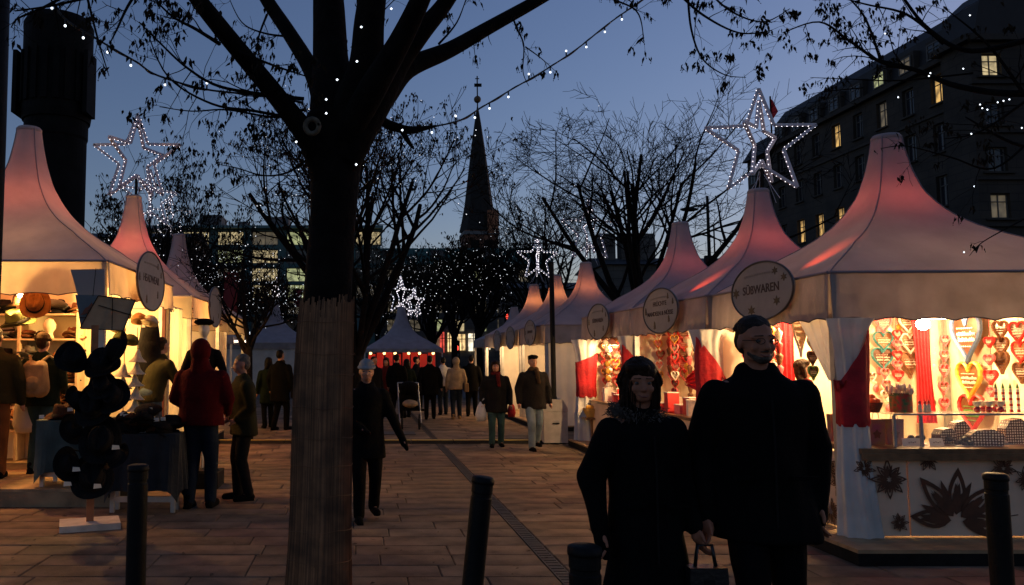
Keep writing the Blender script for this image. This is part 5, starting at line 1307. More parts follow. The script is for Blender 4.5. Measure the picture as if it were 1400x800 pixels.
MB().lathe([(.1, .44), (.16, .56), (.17, .60), (.15, .58), (.09, .46)], n=20).build('basket', mat('straw', (.55, .32, .08), .8, bump=.8, bscale=60), t)
for i in range(6): a = i*1.05; MB().ell((.07*math.cos(a), .07*math.sin(a), .62), (.05, .05, .04), 10, 6).build('bun', m_ice['yellow'], t, smooth=True)
t = empty('balloon_bag', 'round yellow wrapped gift behind the woman\'s hair in the third stall', 'gift', (P(928, 560, 12.9).x, 12.9, .885))
MB().ell((0, 0, .20), (.2, .18, .2), 18, 12).build('wrap', mat('yellow_wrap', (.70, .42, .16), .5, var=.2, bump=.6, bscale=10), t, smooth=True); MB().lathe([(.02, .38), (.06, .46)], n=12).build('knot', m_ice['white'], t)
# ================================================================ hat stall
FELT = {'black': (.013, .012, .012), 'dark brown': (.05, .025, .014), 'brown': (.14, .065, .03), 'tan': (.38, .20, .08), 'olive': (.10, .10, .04), 'grey': (.13, .125, .11), 'cream': (.65, .55, .38), 'orange brown': (.34, .12, .035)}
m_felt = {k: mat('felt_'+k.replace(' ', '_'), v, .9, var=.25, vscale=9, bump=.5, bscale=90, spec=.04) for k, v in FELT.items()}
m_band = mat('hat_band', (.014, .011, .009), .9, spec=.1)
HATS = {}
def hat_mesh(kind):
    if kind in HATS: return HATS[kind]
    mb = MB(); band = MB()
    if kind == 'brim':
        n = 32; prof = [(.001, .115), (.05, .112), (.075, .122), (.088, .10), (.095, .05), (.10, .012), (.12, .0), (.15, -.004), (.172, .004), (.173, .008), (.15, .002), (.12, .006)]
        base = 0
        for r, z in prof:
            for j in range(n):
                t = 2*math.pi*j/n; up = (.03*math.cos(2*t)*-1+.012) * max(0, (r-.1)/.07)**1.5; dent = -.025*math.exp(-((math.cos(t)*r)/.02)**2)*(1 if z > .1 else 0)
                mb.v.append((r*math.cos(t)*.9, r*math.sin(t)*1.1, z+up+dent))
        for i in range(len(prof)-1):
            for j in range(n): mb.f.append((i*n+j, i*n+(j+1) % n, (i+1)*n+(j+1) % n, (i+1)*n+j))
        band.lathe([(.099, .013), (.0985, .04), (.102, .04), (.104, .012)], n=28, sx=.9, sy=1.1, closed=False)
    elif kind == 'cap':
        mb.lathe([(.001, .10), (.05, .098), (.085, .07), (.10, .03), (.098, .0)], n=22, sy=1.1); mb.add([(-.07, -.09, .01), (.07, -.09, .01), (.055, -.155, -.01), (0, -.175, -.012), (-.055, -.155, -.01), (-.07, -.09, .002), (.07, -.09, .002), (.055, -.155, -.018), (0, -.175, -.02), (-.055, -.155, -.018)], [(0, 1, 2, 3, 4), (9, 8, 7, 6, 5), (1, 6, 7, 2), (2, 7, 8, 3), (3, 8, 9, 4), (4, 9, 5, 0)])
        band.ell((0, 0, .102), .008, 8, 5)
    elif kind == 'beret':
        mb.lathe([(.001, .075), (.06, .072), (.11, .05), (.125, .028), (.11, .012), (.085, .0)], n=22); band.lathe([(.086, -.012), (.086, .006), (.09, .006), (.09, -.012)], n=22, closed=False)
    elif kind == 'cone':
        mb.lathe([(.012, .16), (.03, .12), (.045, .07), (.07, .035), (.115, .0), (.118, -.006), (.07, .025)], n=18, closed=False); band.lathe([(.047, .066), (.052, .055)], n=18, closed=False)
    ms = []
    for m_, nm in ((mb, 'hat'), (band, 'band')):
        me = bpy.data.meshes.new(nm); me.from_pydata(m_.v, [], m_.f); me.polygons.foreach_set('use_smooth', [True]*len(me.polygons)); me.update(); ms.append(me)
    HATS[kind] = ms; return ms
def hat(label, p, col, kind='brim', rot=(0, 0, 0), s=1.0, parent=None, group='hats of the hat stall'):
    a, b = hat_mesh(kind)
    k = (kind, col)
    if k not in HATS:
        x = a.copy(); x.materials.append(m_felt[col]); y = b.copy(); y.materials.append(m_band); HATS[k] = (x, y)
    x, y = HATS[k]
    t = bpy.data.objects.new('hat', x); C.objects.link(t)
    if parent: t.parent = parent
    else: tag(t, label, 'hat', group)
    t.location = p; t.rotation_euler = rot; t.scale = (s, s, s)
    o = bpy.data.objects.new('hat_band', y); C.objects.link(o); o.parent = t
    return t
# shelving against the rear wall
sh = empty('shelf_unit', 'cream shelf unit full of hats against the rear wall of the hat stall', 'shelf', (-5.70, 11.55, .2))
m_shelf = mat('shelf_board', (.55, .42, .26), .6, var=.15)
SZ = [.62, .95, 1.28, 1.62, 1.92, 2.28]
def Ls(x, y, z): return (x+5.70, y-11.55, z-.2)
for z in SZ: MB().box(Ls(-4.85, 11.68, z), (1.68, .30, .025)).build('shelf', m_shelf, sh)
for x in (-5.69, -4.86, -4.02): MB().box(Ls(x, 11.68, 1.34), (.035, .33, 2.26)).build('upright', m_shelf, sh)
MB().box(Ls(-4.85, 11.835, 1.34), (1.70, .015, 2.27)).build('rear_board', m_cream, sh)
rr = random.Random(21)
names = {0: 'lowest', 1: 'second lowest', 2: 'middle', 3: 'third highest', 4: 'second highest', 5: 'top'}
cols = ['dark brown', 'brown', 'black', 'dark brown', 'olive', 'brown', 'grey', 'tan']
for si, z in enumerate(SZ):
    for k in range(7):
        x = -5.56+k*.225 + (.10 if k > 2 else 0)
        if rr.random() < .03: continue
        col = rr.choice(cols); kd = rr.choice(['brim', 'brim', 'cap', 'beret']); st = rr.randint(2, 3) if kd != 'cap' else 1
        for q in range(st):
            hat('%s %s, %s shelf, %s from its left end%s' % (col, 'brimmed hat' if kd == 'brim' else kd, names[si], ORD[k], ['', ', second in pile', ', topmost'][q]), (x+rr.uniform(-.03, .03), 11.66, z+.016+q*.045+(.012 if kd == 'beret' else .02 if kd == 'cap' else .004)), col, kd, (rr.uniform(-.1, .1), 0, rr.uniform(-1, 1)), .92)
# second display wall on the right part with caps and pale bags
for k, (px, py, col, kd) in enumerate(((168, 432, 'olive', 'cap'), (165, 466, 'olive', 'cap'), (178, 469, 'olive', 'cap'), (190, 440, 'tan', 'cap'), (205, 443, 'cream', 'cap'), (160, 452, 'cream', 'cap'))):
    p = P(px, py, 10.9); pole = None
    t = hat('%s cap hanging at the hat stall\'s right end, %s on its wire' % (col, ORD[k]), p, col, kd, (R(-20), 0, rr.uniform(-.4, .4)), 1.1)
for j, (px, y0, n) in enumerate(((188, 500, 6), (170, 520, 3))):
    p = P(px, y0-30, 9.9); t = empty('hat_strand', ('long' if j == 0 else 'short') + ' vertical strand of pale cone shaped hats in the hat stall', 'hat strand', tuple(p))
    MB().tube([(0, 0, .2), (0, 0, -n*.15-.2)], .005, 5).build('cord', m_dark, t)
    for i in range(n): hat(None, (rr.uniform(-.02, .02), 0, -.22-i*.15), 'cream', 'cone', (0, rr.uniform(-.15, .15), 0), .95, parent=t)
# stack of white paper labels on the side wall
t = empty('tag_rack', 'rack of pale paper tags hanging near the top right of the hat stall', 'tag rack', tuple(P(175, 430, 11.2)))
MB().box((0, 0, .08), (.5, .02, .02)).build('rail', m_alu, t)
for i in range(9): MB().box((-.22+i*.055, 0, -.04-.03*(i % 3)), (.045, .012, .16+.05*(i % 2))).build('tag', m_ice['white'], t)
t = empty('black_garment', 'black garment hanging beside the bright curtain in the hat stall', 'garment', tuple(P(205, 442, 11.3)))
MB().lathe([(.12, 0), (.16, -.3), (.17, -.75), (.15, -1.0)], n=14, sy=.4).build('cloth', m_felt['black'], t, smooth=True); MB().tube([(-.14, 0, .01), (0, 0, .06), (.14, 0, .01)], .008, 5).build('hanger', m_alu, t)
# white curtain panel at the far right corner of the stall
m_glowc = mat('thin_drape', (.80, .70, .52), .8, bump=.25, bscale=12, transl=.65)
mb = MB(); n = 40
for i in range(n+1):
    for j in range(12):
        f = i/n; g_ = j/11; mb.v.append((.03*math.sin(f*34)+.01*math.sin(f*80), 1.33*f, 2.45-2.35*g_))
for i in range(n):
    for j in range(11): mb.f.append((i*12+j, (i+1)*12+j, (i+1)*12+j+1, i*12+j+1))
sc_ = empty('side_curtain', 'bright cream curtain hanging in the gap behind the hat stall corner', 'curtain', (-2.95, 12.0, .0)); mb.build('cloth', m_glowc, sc_, smooth=True)
MB().tube([(0, -.02, 2.46), (0, 1.35, 2.46)], .015, 6).build('rail', m_alu, sc_)
for y_ in (0, 1.33): MB().box((0, y_, 1.23), (.05, .05, 2.46)).build('post', m_alu, sc_)
MB().box((1.56, 1.3, 1.3), (.05, .05, 2.2)).build('red_post', mat('red_brown_post', (.10, .02, .01), .6), LT[0])
# orange hat hanging under the valance
hat('orange brown hat hanging under the scalloped valance at left', P(48, 416, 9.6), 'orange brown', 'brim', (R(65), 0, R(15)), 1.15)
hat('dark hat perched under the valance beside the hanging orange one', P(28, 418, 10.4), 'dark brown', 'brim', (R(10), 0, R(15)), 1.15)
hat('grey flat hat hanging right of the orange brown one', P(75, 420, 10.2), 'grey', 'beret', (R(10), R(8), R(15)), 1.3)
hat('large olive hat with pale trim near the left edge', P(24, 442, 10.3), 'olive', 'brim', (R(20), R(-8), 0), 1.5)
# pale display head
t = empty('styrofoam_bust', 'pale display bust with a dark cap on the shelf in the hat stall', 'display head', (P(68, 440, 11.55).x, 11.55, 2.295-.36))
MB().lathe([(.07, 0), (.05, .06), (.05, .09), (.085, .14), (.09, .2), (.05, .27), (.002, .29)], n=16).build('head', mat('styrofoam', (.7, .6, .42), .8), t, smooth=True)
# kangaroo card lantern
t = empty('hanging_sign', 'hanging box sign with a small kangaroo emblem at the hat stall corner', 'hanging sign', tuple(P(127, 405, 8.75)))
s = 8.75/FPX; m_card1 = mat('bluegrey_card', (.12, .15, .17), .7, var=.1); m_card2 = mat('cream_card', (.34, .26, .17), .7, var=.15)
def Lk(px, py, dy=0): p = P(px, py, 8.75); q = P(127, 405, 8.75); return Vector((p.x-q.x, dy, p.z-q.z))
def quad(pts, th): 
    mb = MB(); a = [Lk(*p) for p in pts]; k = len(a); mb.add(a+[v+Vector((0, th, 0)) for v in a], [tuple(range(k)), tuple(range(2*k-1, k-1, -1))]+[(i, i+k, (i+1) % k+k, (i+1) % k) for i in range(k)]); return mb
quad([(91, 367, .12), (138, 366, .12), (138, 403, .12), (101, 403, .12)], .02).build('upper_card', mat('greybrown_card', (.30, .26, .25), .7), t)
quad([(102, 403, .02), (137, 403, .02), (129, 450, .02), (110, 450, .02)], .02).build('panel', m_card1, t)
quad([(137, 405, -.06), (184, 410, .04), (167, 452, .04), (112, 449, -.06)], .02).build('panel', m_card2, t)
for a, b in (((137, 405, -.065), (184, 410, .035)), ((184, 410, .035), (167, 452, .035)), ((167, 452, .035), (112, 449, -.065)), ((112, 449, -.065), (137, 405, -.065)), ((155, 407, -.03), (154, 450, -.02)), ((137, 418, -.065), (176, 430, .03))):
    MB().tube([Lk(*a), Lk(*b)], .005, 5).build('edge_wire', m_dark, t)
kang = [(-.5, -.45), (-.15, -.42), (0, -.30), (.12, -.5), (.35, -.5), (.2, -.40), (.12, -.2), (.2, .05), (.42, -.08), (.5, 0), (.30, .18), (.42, .3), (.62, .38), (.45, .48), (.40, .60), (.30, .42), (.12, .22), (-.1, .12), (-.25, -.1), (-.35, -.32)]
o = Lk(118, 423, .008); MB().prism([(x*.13, z*.13) for x, z in kang], .004, m=Matrix.Translation(o)).build('emblem', mat('emblem_red', (.20, .05, .02), .6), t)
MB().box(o+Vector((0, 0, -.09)), (.16, .004, .012)).build('print_line', m_letter, t)
MB().tube([Lk(127, 405, 0), Lk(127, 366, .1)], .004, 5).build('cord', m_dark, t)
# tables
m_teal_cloth = mat('teal_cloth', (.045, .075, .072), .85, var=.3, vscale=5, bump=.5, bscale=15)
m_navy_cloth = mat('navy_cloth', (.012, .015, .019), .85, var=.3, vscale=5, bump=.5, bscale=15)
def cloth_table(label, x0, x1, y0, y1, z0, h, mt, drop, name='table', bars=True):
    t = empty(name, label, 'table', (x0, y0, z0)); w, d = x1-x0, y1-y0
    MB().box((w/2, d/2, h-.02), (w, d, .03)).build('top', m_ctop, t)
    mb = MB(); per = [(0, 0), (w, 0), (w, d), (0, d)]; n = 26; ring = []
    for q in range(4):
        a, b = per[q], per[(q+1) % 4]
        for i in range(n): f = i/n; ring.append((a[0]+(b[0]-a[0])*f, a[1]+(b[1]-a[1])*f, q, f))
    k = len(ring); rows = 7
    for r in range(rows):
        g_ = r/(rows-1)
        for i, (x, y, q, f) in enumerate(ring):
            nx, ny = [(0, -1), (1, 0), (0, 1), (-1, 0)][q]; off = .012 + .035*g_*(math.sin(i*.9)+.5*math.sin(i*.37)+.7); cor = abs(f-.5)*2; dd = drop*(1+.22*max(0, (cor-.8)/.2))
            mb.v.append((x+nx*off, y+ny*off, h-dd*g_))
    for r in range(rows-1):
        for i in range(k): mb.f.append((r*k+i, r*k+(i+1) % k, (r+1)*k+(i+1) % k, (r+1)*k+i))
    mb.f.append(tuple(range(k))); mb.build('tablecloth', mt, t, smooth=False)
    for x in (.06, w-.06):
        for y in (.06, d-.06): MB().box((x, y, (h-.04)/2), (.045, .045, h-.04)).build('leg', m_alu, t)
    if bars: MB().box((w/2, .06, .14), (w-.16, .03, .06)).build('stretcher', m_alu, t)
    return t
tA = P(54, 575, 9.3).x; tB = P(128, 575, 9.3).x
cloth_table('table under a teal cloth on the hat stall deck', tA, tA+1.15, 9.22, 9.75, .2, .75, m_teal_cloth, .58)
x0 = P(150, 590, 8.85).x; x1 = P(247, 590, 8.85).x
cloth_table('table under a navy cloth heaped with dark hats beside the man in red', x0, x1, 8.75, 9.35 if False else 9.05, 0, .84, m_navy_cloth, .60)
hat('brown brimmed hat lying on the teal table', (P(86, 560, 9.4).x, 9.42, .958), 'dark brown', 'brim', (0, 0, .6), 1.35)
for k in range(22):
    x = x0+.06+(x1-x0-.12)*rr.random(); y = 8.80+.2*rr.random(); col = rr.choice(['black', 'black', 'dark brown', 'black'])
    kd = rr.choice(['beret', 'cap', 'brim', 'beret']); lay = k//8
    hat('%s %s in the heap on the navy table, %s layer, %s' % (col, {'brim': 'brimmed hat'}.get(kd, kd), ['bottom', 'middle', 'upper'][lay], ORD[k % 8]), (x, y, .855+lay*.05), col, kd, (rr.uniform(-.35, .35), rr.uniform(-.35, .35), rr.uniform(0, 6)), .95)
hat('black rounded hat on a pale block standing on the navy table', (P(203, 562, 8.95).x, 8.95, 1.05), 'black', 'beret', (R(12), 0, 0), 1.25)
t = empty('display_block', 'pale block under the black hat on the navy table', 'display block', (P(203, 580, 8.95).x, 8.95, .842)); MB().lathe([(.07, 0), (.05, .05), (.05, .1), (.075, .16), (.06, .2)], n=14).build('block', mat('styrofoam', (0, 0, 0)), t, smooth=True); MB().box((0, 0, .003), (.16, .16, .006)).build('base', m_alu, t)
for k, (px, py, Y) in enumerate(((168, 566, 8.8), (172, 569, 8.78), (214, 574, 8.76), (205, 560, 8.85), (96, 560, 9.2), (57, 570, 9.15), (223, 573, 8.8))):
    p = P(px, py, Y); o = MB().prism([(-.03, -.02), (.03, -.015), (.028, .022), (-.03, .02)], .003).build('price_tag', mat('tag_white', (.75, .68, .55), .7), loc=p, rz=rr.uniform(-.6, .6)); tag(o, 'small white price tag on the hat tables, %s from the left' % ORD[[2, 3, 5, 4, 1, 0, 6][k]], 'price tag', 'price tags on the hat tables')
    MB().tube([(0, .003, .02), (0, .01, .05)], .001, 3).build('string', m_dark, o)
# hat stand
hs = empty('hat_stand', 'standing pole on a white square foot carrying black hats', 'hat stand', (P(125, 715, 8.1).x, 8.05, 0))
Mz = Matrix.Rotation(R(20), 4, 'Z')
MB().box((0, 0, .03), (.56, .40, .06), m=Mz).build('base', mat('white_foot', (.50, .46, .42), .7, var=.2), hs); MB().box((0, 0, 1.02), (.07, .05, 1.92), m=Mz).build('post', mat('orange_wood', (.30, .12, .05), .6, var=.3), hs)
for z, a in ((1.62, 20), (1.3, -25), (1.0, 15), (.72, -20), (.45, 10)):
    MB().tube([(-.24, -.03, z+.04), (0, 0, z), (.24, -.03, z+.04)], .008, 6).build('peg', m_dark, hs)
sp = [(140, 500, 27, 0, 'topmost facing out'), (97, 492, 24, 35, 'highest, tilted on the far left'), (163, 480, 24, -65, 'highest right, hanging edge on'), (128, 557, 29, 5, 'second down in the middle'), (101, 548, 18, 65, 'left of the second one, edge on'), (157, 545, 24, -25, 'right of the second one'),
      (98, 588, 19, 50, 'third down on the left'), (137, 603, 30, -5, 'third down in the middle'), (92, 636, 22, 40, 'fourth down on the left'), (126, 655, 31, 0, 'lowest in the middle'), (160, 628, 20, -40, 'fourth down on the right'), (140, 530, 22, 0, 'between first and second')]
for k, (px, py, r, a, lab) in enumerate(sp):
    p = P(px, py, 7.9-.03*(k % 3)); sc = r/1.28*7.9/FPX/.1*.80
    hat('black hat on the hat stand, '+lab, p, 'black', 'brim', (R(rr.uniform(38, 80)), R(rr.uniform(-28, 28)), R(a+rr.uniform(-15, 15))), sc*.95)
for k, (px, py) in enumerate(((104, 642), (92, 662), (158, 612), (133, 665))):
    p = P(px, py, 7.68); o = MB().prism([(-.035, -.02), (.04, -.015), (.03, .02), (-.03, .025)], .003).build('price_tag', mat('tag_white', (0, 0, 0)), loc=p, rz=rr.uniform(-.6, .6)); tag(o, 'paper price tag on the black hats of the stand, %s' % ['upper left one', 'lower left one', 'one on the right', 'lowest one near the post'][k], 'price tag', 'price tags on the hat stand')
    MB().tube([(0, .003, .02), (0, .01, .05)], .001, 3).build('string', m_dark, o)
# pile of clothes and white bag at the left
t = empty('carrier_bag', 'white carrier bag hanging at the left of the hat stall', 'carrier bag', tuple(P(34, 545, 10.3)))
MB().lathe([(.10, .0), (.13, -.12), (.15, -.32), (.11, -.42), (.02, -.44)], n=16, sy=.45).build('bag', mat('white_plastic', (.6, .52, .38), .5, bump=.6, bscale=9), t, smooth=True); MB().tube([(-.07, 0, 0), (-.03, 0, .1), (.03, 0, .1), (.07, 0, 0)], .008, 5).build('handle', m_ice['white'], t)
# shelf below with heaps at left
t = empty('low_table', 'low table with folded brown goods at the left of the hat stall', 'table', (P(10, 600, 10.9).x, 10.7, .2)); MB().box((.2, .3, .62), (1.0, .6, .03)).build('top', m_ctop, t)
for x in (-.25, .65):
    for y in (.05, .55): MB().box((x, y, .3), (.05, .05, .6)).build('leg', m_ctop, t)
for k in range(12):
    hat('%s hat in the heap on the low table at left, %s' % (['brown', 'tan', 'dark brown', 'cream'][k % 4], ORD[k]), (P(10, 600, 10.9).x+.0+.11*(k % 6), 10.9+.1*(k//6), .85+.05*(k//6)), ['brown', 'tan', 'dark brown', 'cream'][k % 4], ['beret', 'brim'][k % 2], (rr.uniform(-.3, .3), rr.uniform(-.3, .3), k), .9)
# goods glimpsed in the second left stall
t = empty('shelf_unit', 'lit shelf with pale goods in the second left stall', 'shelf', (-5.3, 15.9, .2))
for z in (.6, 1.0, 1.4, 1.8): MB().box((.9, 0, z), (2.0, .3, .03)).build('shelf', m_shelf, t)
for x in (-.1, 1.9): MB().box((x, 0, 1.0), (.04, .32, 2.0)).build('upright', m_shelf, t)
# ================================================================ people
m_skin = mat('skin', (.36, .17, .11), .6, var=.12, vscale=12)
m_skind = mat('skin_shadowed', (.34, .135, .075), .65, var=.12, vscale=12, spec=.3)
m_eye = mat('eye_white', (.09, .07, .06), .3); m_iris = mat('iris', (.02, .02, .02), .3); m_lip = mat('lips', (.22, .07, .05), .5)
HAIR = {'brown': (.022, .010, .005), 'grey': (.12, .105, .09), 'dark': (.006, .0045, .004), 'blond': (.30, .18, .07), 'greying': (.026, .019, .015), 'grizzled': (.085, .066, .052)}
m_hair = {k: mat('hair_'+k, v, .6, var=.4, vscale=30, bump=.6, bscale=60, spec=.12) for k, v in HAIR.items()}
CL = {'black': (.0045, .0042, .0042), 'charcoal': (.012, .011, .011), 'red': (.07, .004, .005), 'brown': (.060, .035, .018), 'olive': (.026, .023, .010), 'beige': (.30, .22, .14), 'jeans': (.045, .065, .09),
      'pale_jeans': (.15, .20, .24), 'darkblue': (.012, .018, .03), 'white': (.5, .47, .44), 'green': (.008, .013, .008), 'tan': (.22, .14, .07), 'lightblue': (.24, .255, .27), 'darkred': (.08, .01, .01), 'orange': (.16, .06, .02), 'teal': (.03, .06, .06)}
m_cl = {k: mat('cloth_'+k, v, .9, var=.25, vscale=5, bump=.35, bscale=30, spec=.06) for k, v in CL.items()}
def person(label, x, y, yaw, H, coat='black', hem=.80, legs='charcoal', hair=('dark', 'short'), hat_=None, la=None, ra=None, stride=.0, vox=.022, head=(0, 0), z0=0, group='people at the market',
           width=1.0, shoes='black', fur=None, glasses=False, beard=None, hood=False, lean=0, scarf=None, face=True, skin=None, flare=1.0, smile=False, gloves=None, gside=(-1, 1)):
    """local frame: faces -Y, +X is at the viewer's right when facing the camera; la/ra = (elbow, hand) for the -X / +X arm; 1.75 m reference"""
    t = empty('person', label, 'person', (x, y, z0), yaw, group); k = H/1.75; t.scale = (k, k, k); near = vox < .014
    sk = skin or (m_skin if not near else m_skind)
    ls = max(.0, stride)
    sh = 1.41; sw = .185*width
    la = la or ((-.255*width, .03, 1.13), (-.265*width, -.05, .87)); ra = ra or ((.255*width, .03, 1.13), (.265*width, -.05, .87))
    la = tuple(map(Vector, la)); ra = tuple(map(Vector, ra))
    def lv(v): return Vector((v.x, v.y - lean*max(0, v.z-.9), v.z))
    foot = {-1: Vector((-.10, -ls, .08)), 1: Vector((.10, ls, .08 + .05*(ls > .1)))}
    knee = {-1: Vector((-.10, -ls*.75-.03, .49)), 1: Vector((.095, ls*.25-.06, .49))}
    b = MB()
    # torso, pelvis, legs
    b.cap(lv(Vector((0, .02, 1.0))), .10, lv(Vector((0, .02, 1.3))), .105); b.cap(lv(Vector((-.13*width, .0, 1.385))), .062, lv(Vector((.13*width, .0, 1.385))), .062); b.ell(Vector((0, .01, .94)), (.15, .10, .12))
    for s_ in (-1, 1):
        b.cap((s_*.09, .01, .92), .088, knee[s_], .060); b.cap(knee[s_], .056, foot[s_], .040)
        b.cap(foot[s_]+Vector((0, .03, -.035)), .038, foot[s_]+Vector((s_*.02, -.14, -.045)), .034)
    arms = {-1: la, 1: ra}
    for s_ in (-1, 1):
        e, h_ = arms[s_]; S_ = lv(Vector((s_*sw, 0, sh-.03))); e = lv(e); h_ = lv(h_)
        b.cap(S_, .052, e, .042); b.cap(e, .040, h_, .028)
        d = (h_-e).normalized(); pl = h_ + d*.05; side = Vector((0, -1, 0)) if abs(d.y) < .8 else Vector((s_*-1, 0, 0)); side = (side - d*side.dot(d)).normalized(); nrm = d.cross(side).normalized()
        b.cap(h_, .027, pl, .034); b.cap(pl+side*.018, .024, pl-side*.018, .024)
        if near:
            for q in range(4):
                o = pl + side*(.030-.020*q) + d*.018; L = (.036, .042, .040, .030)[q]; cu = (nrm*-s_)*.016
                m1 = o + d*L + cu*.3; b.cap(o, .0095, m1, .009, 8); m2 = m1 + d*L*.6 + cu*1.1; b.cap(m1, .009, m2, .0085, 8); b.cap(m2, .0085, m2+d*L*.3+cu*1.3, .0078, 8)
            o = pl - d*.02 + side*.034; b.cap(o, .0115, o+side*.022+d*.03, .0105, 8); b.cap(o+side*.022+d*.03, .0105, o+side*.024+d*.055, .009, 8)
        else:
            b.cap(pl, .026, pl+d*.055+nrm*-s_*.012, .018); o = pl - d*.01 + side*.03; b.cap(o, .013, o+side*.02+d*.035, .011)
    hz = 1.635; hc = lv(Vector((0, 0, hz))); hc.y -= .01
    Mh = Matrix.Translation(lv(Vector((0, .0, 1.55)))) @ Matrix.Rotation(head[0], 4, 'Z') @ Matrix.Rotation(head[1], 4, 'X') @ Matrix.Translation((0, 0, -1.55))
    hb = MB()
    hb.ell((0, .018, 1.662), (.076, .096, .088)); hb.ell((0, -.012, 1.605), (.063, .077, .085)); hb.ell((0, -.048, 1.560), (.036, .040, .030)); hb.cap((-.03, -.02, 1.565), .032, (.03, -.02, 1.565), .032)
    hb.cap((0, -.085, 1.635), .010, (0, -.103, 1.605), .014); hb.ell((0, -.100, 1.602), (.017, .013, .010)); hb.ell((0, -.080, 1.572), (.024, .011, .008)); hb.ell((0, -.078, 1.560), (.021, .010, .007))
    for s_ in (-1, 1): hb.ell((s_*.040, -.062, 1.605), (.020, .018, .020)); hb.ell((s_*.078, .012, 1.625), (.011, .020, .032)); hb.cap((s_*.012, -.076, 1.657), .011, (s_*.052, -.062, 1.655), .010)
    hb.v = [tuple(Mh @ Vector(v)) for v in hb.v]
    b.add(hb.v, hb.f); b.cap(lv(Vector((0, .02, 1.42))), .062, Mh @ Vector((0, .012, 1.58)), .052)
    body = mesh_obj('body', remesh(b, min(vox, .016) if not near else .0075, 2), sk, t)
    if face and vox < .02:
        for s_ in (-1, 1):
            e = mesh_obj('eye', None or MB().ell(Mh @ Vector((s_*.031, -.070, 1.637)), (.012, .010, .009), 10, 6).build('eye', m_eye, t, smooth=True).data, None, t) if False else MB().ell(Mh @ Vector((s_*.031, -.071, 1.637)), (.013, .010, .009), 10, 6).build('eye', m_eye, t, smooth=True)
            MB().ell(Mh @ Vector((s_*.031, -.079, 1.637)), (.006, .004, .006), 8, 5).build('iris', m_iris, e)
            MB().cap(Mh @ Vector((s_*.015, -.087, 1.663)), .003, Mh @ Vector((s_*.048, -.073, 1.661)), .002, 6).build('eyebrow', m_hair[hair[0] if hair else 'dark'], t)
        w_ = .026 if smile else .02
        MB().tube([Mh @ Vector((-w_, -.078, 1.570+.005*smile)), Mh @ Vector((-.01, -.090, 1.566)), Mh @ Vector((.01, -.090, 1.566)), Mh @ Vector((w_, -.078, 1.570+.005*smile))], [.002, .0045, .0045, .002], 6).build('lips', m_lip, t, smooth=True)
    # trousers and shoes
    tr = MB()
    for s_ in (-1, 1):
        tr.cap((s_*.09, .01, .93), .105, knee[s_], .078); tr.cap(knee[s_], .076, foot[s_]+Vector((0, .01, .0)), .064)
    tr.ell((0, .01, .95), (.18, .145, .13))
    mesh_obj('trousers', remesh(tr, vox, 2, .008 if near else .006, 9), m_cl[legs], t)
    for s_ in (-1, 1):
        so_ = MB(); f = foot[s_]; so_.cap(f+Vector((0, .045, -.038)), .045, f+Vector((s_*.015, -.15, -.048)), .040); so_.cap(f+Vector((0, .02, .04)), .05, f+Vector((0, .02, -.02)), .05)
        so_.box(f+Vector((s_*.01, -.05, -.074)), (.08, .25, .014))
        mesh_obj('shoe', remesh(so_, max(vox*.7, .010), 1), m_cl[shoes], t)
    # coat
    c = MB(); rows = []
    prof = [(hem, .215*flare, .165*flare), ((hem+1.0)/2, .205*(1+(flare-1)*.6), .158), (1.02, .195, .150), (1.15, .190, .148), (1.28, .205, .150), (1.37, .205, .138), (1.42, .17, .115), (1.465, .10, .095), (1.50, .078, .085)]
    n = 28; base = 0
    for (z, rx, ry) in prof:
        for j in range(n):
            a = 2*math.pi*j/n; v = lv(Vector((rx*width*math.cos(a), .01+ry*math.sin(a), z))); c.v.append(tuple(v))
    for i in range(len(prof)-1):
        for j in range(n): c.f.append((i*n+j, i*n+(j+1) % n, (i+1)*n+(j+1) % n, (i+1)*n+j))
    c.f.append(tuple(reversed(range(n)))); c.f.append(tuple((len(prof)-1)*n+j for j in range(n)))
    for s_ in (-1, 1):
        e, h_ = arms[s_]; S_ = lv(Vector((s_*(sw-.005), 0, sh-.045))); e = lv(e); h_ = lv(h_)
        c.cap(S_, .082, e, .064); c.cap(e, .064, h_-(h_-e).normalized()*.005, .050)
    c.cap(lv(Vector((-.04, .02, 1.475))), .062, lv(Vector((.04, .02, 1.475))), .062)
    mesh_obj('coat', remesh(c, vox, 3, .026 if near else .012, 4.5), m_cl[coat], t)
    if near:
        MB().tube([lv(Vector((0, -.155, hem+.05))), lv(Vector((0, -.163, 1.15))), lv(Vector((0, -.150, 1.36)))], .006, 5).build('zip', m_cl['charcoal'], t)
        for s_ in (-1, 1): MB().box(lv(Vector((s_*.12*width, -.150, 1.0))), (.12, .014, .02)).build('pocket_flap', m_cl[coat], t)
    if gloves:
        for s_ in gside:
            e, h_ = arms[s_]; e = lv(e); h_ = lv(h_); d = (h_-e).normalized()
            mesh_obj('glove', remesh(MB().cap(h_-d*.03, .042, h_+d*.06, .044).cap(h_+d*.06, .036, h_+d*.13+Vector((0, -.01, 0)), .024).cap(h_+d*.03, .02, h_+d*.07+Vector((0, -.045, 0)), .016), .012, 2), m_cl[gloves], t)
    if fur:
        f_ = MB(); rr_ = random.Random(5)
        for i in range(650):
            a = rr_.gauss(3.5, .75) if i % 4 else rr_.uniform(0, 6.283); p_ = Vector((.125*math.cos(a), .03+.10*math.sin(a), 1.475+.03*math.sin(a))) + Vector((rr_.gauss(0, .018), rr_.gauss(0, .018), rr_.gauss(0, .018)))
            f_.tube([p_, p_+Vector((math.cos(a)*.02, math.sin(a)*.02, rr_.uniform(-.02, .02)))], [.004, .001], 3)
        f_.build('fur_collar', mat('fur', (.09, .07, .055), .9, var=.5, vscale=40), t)
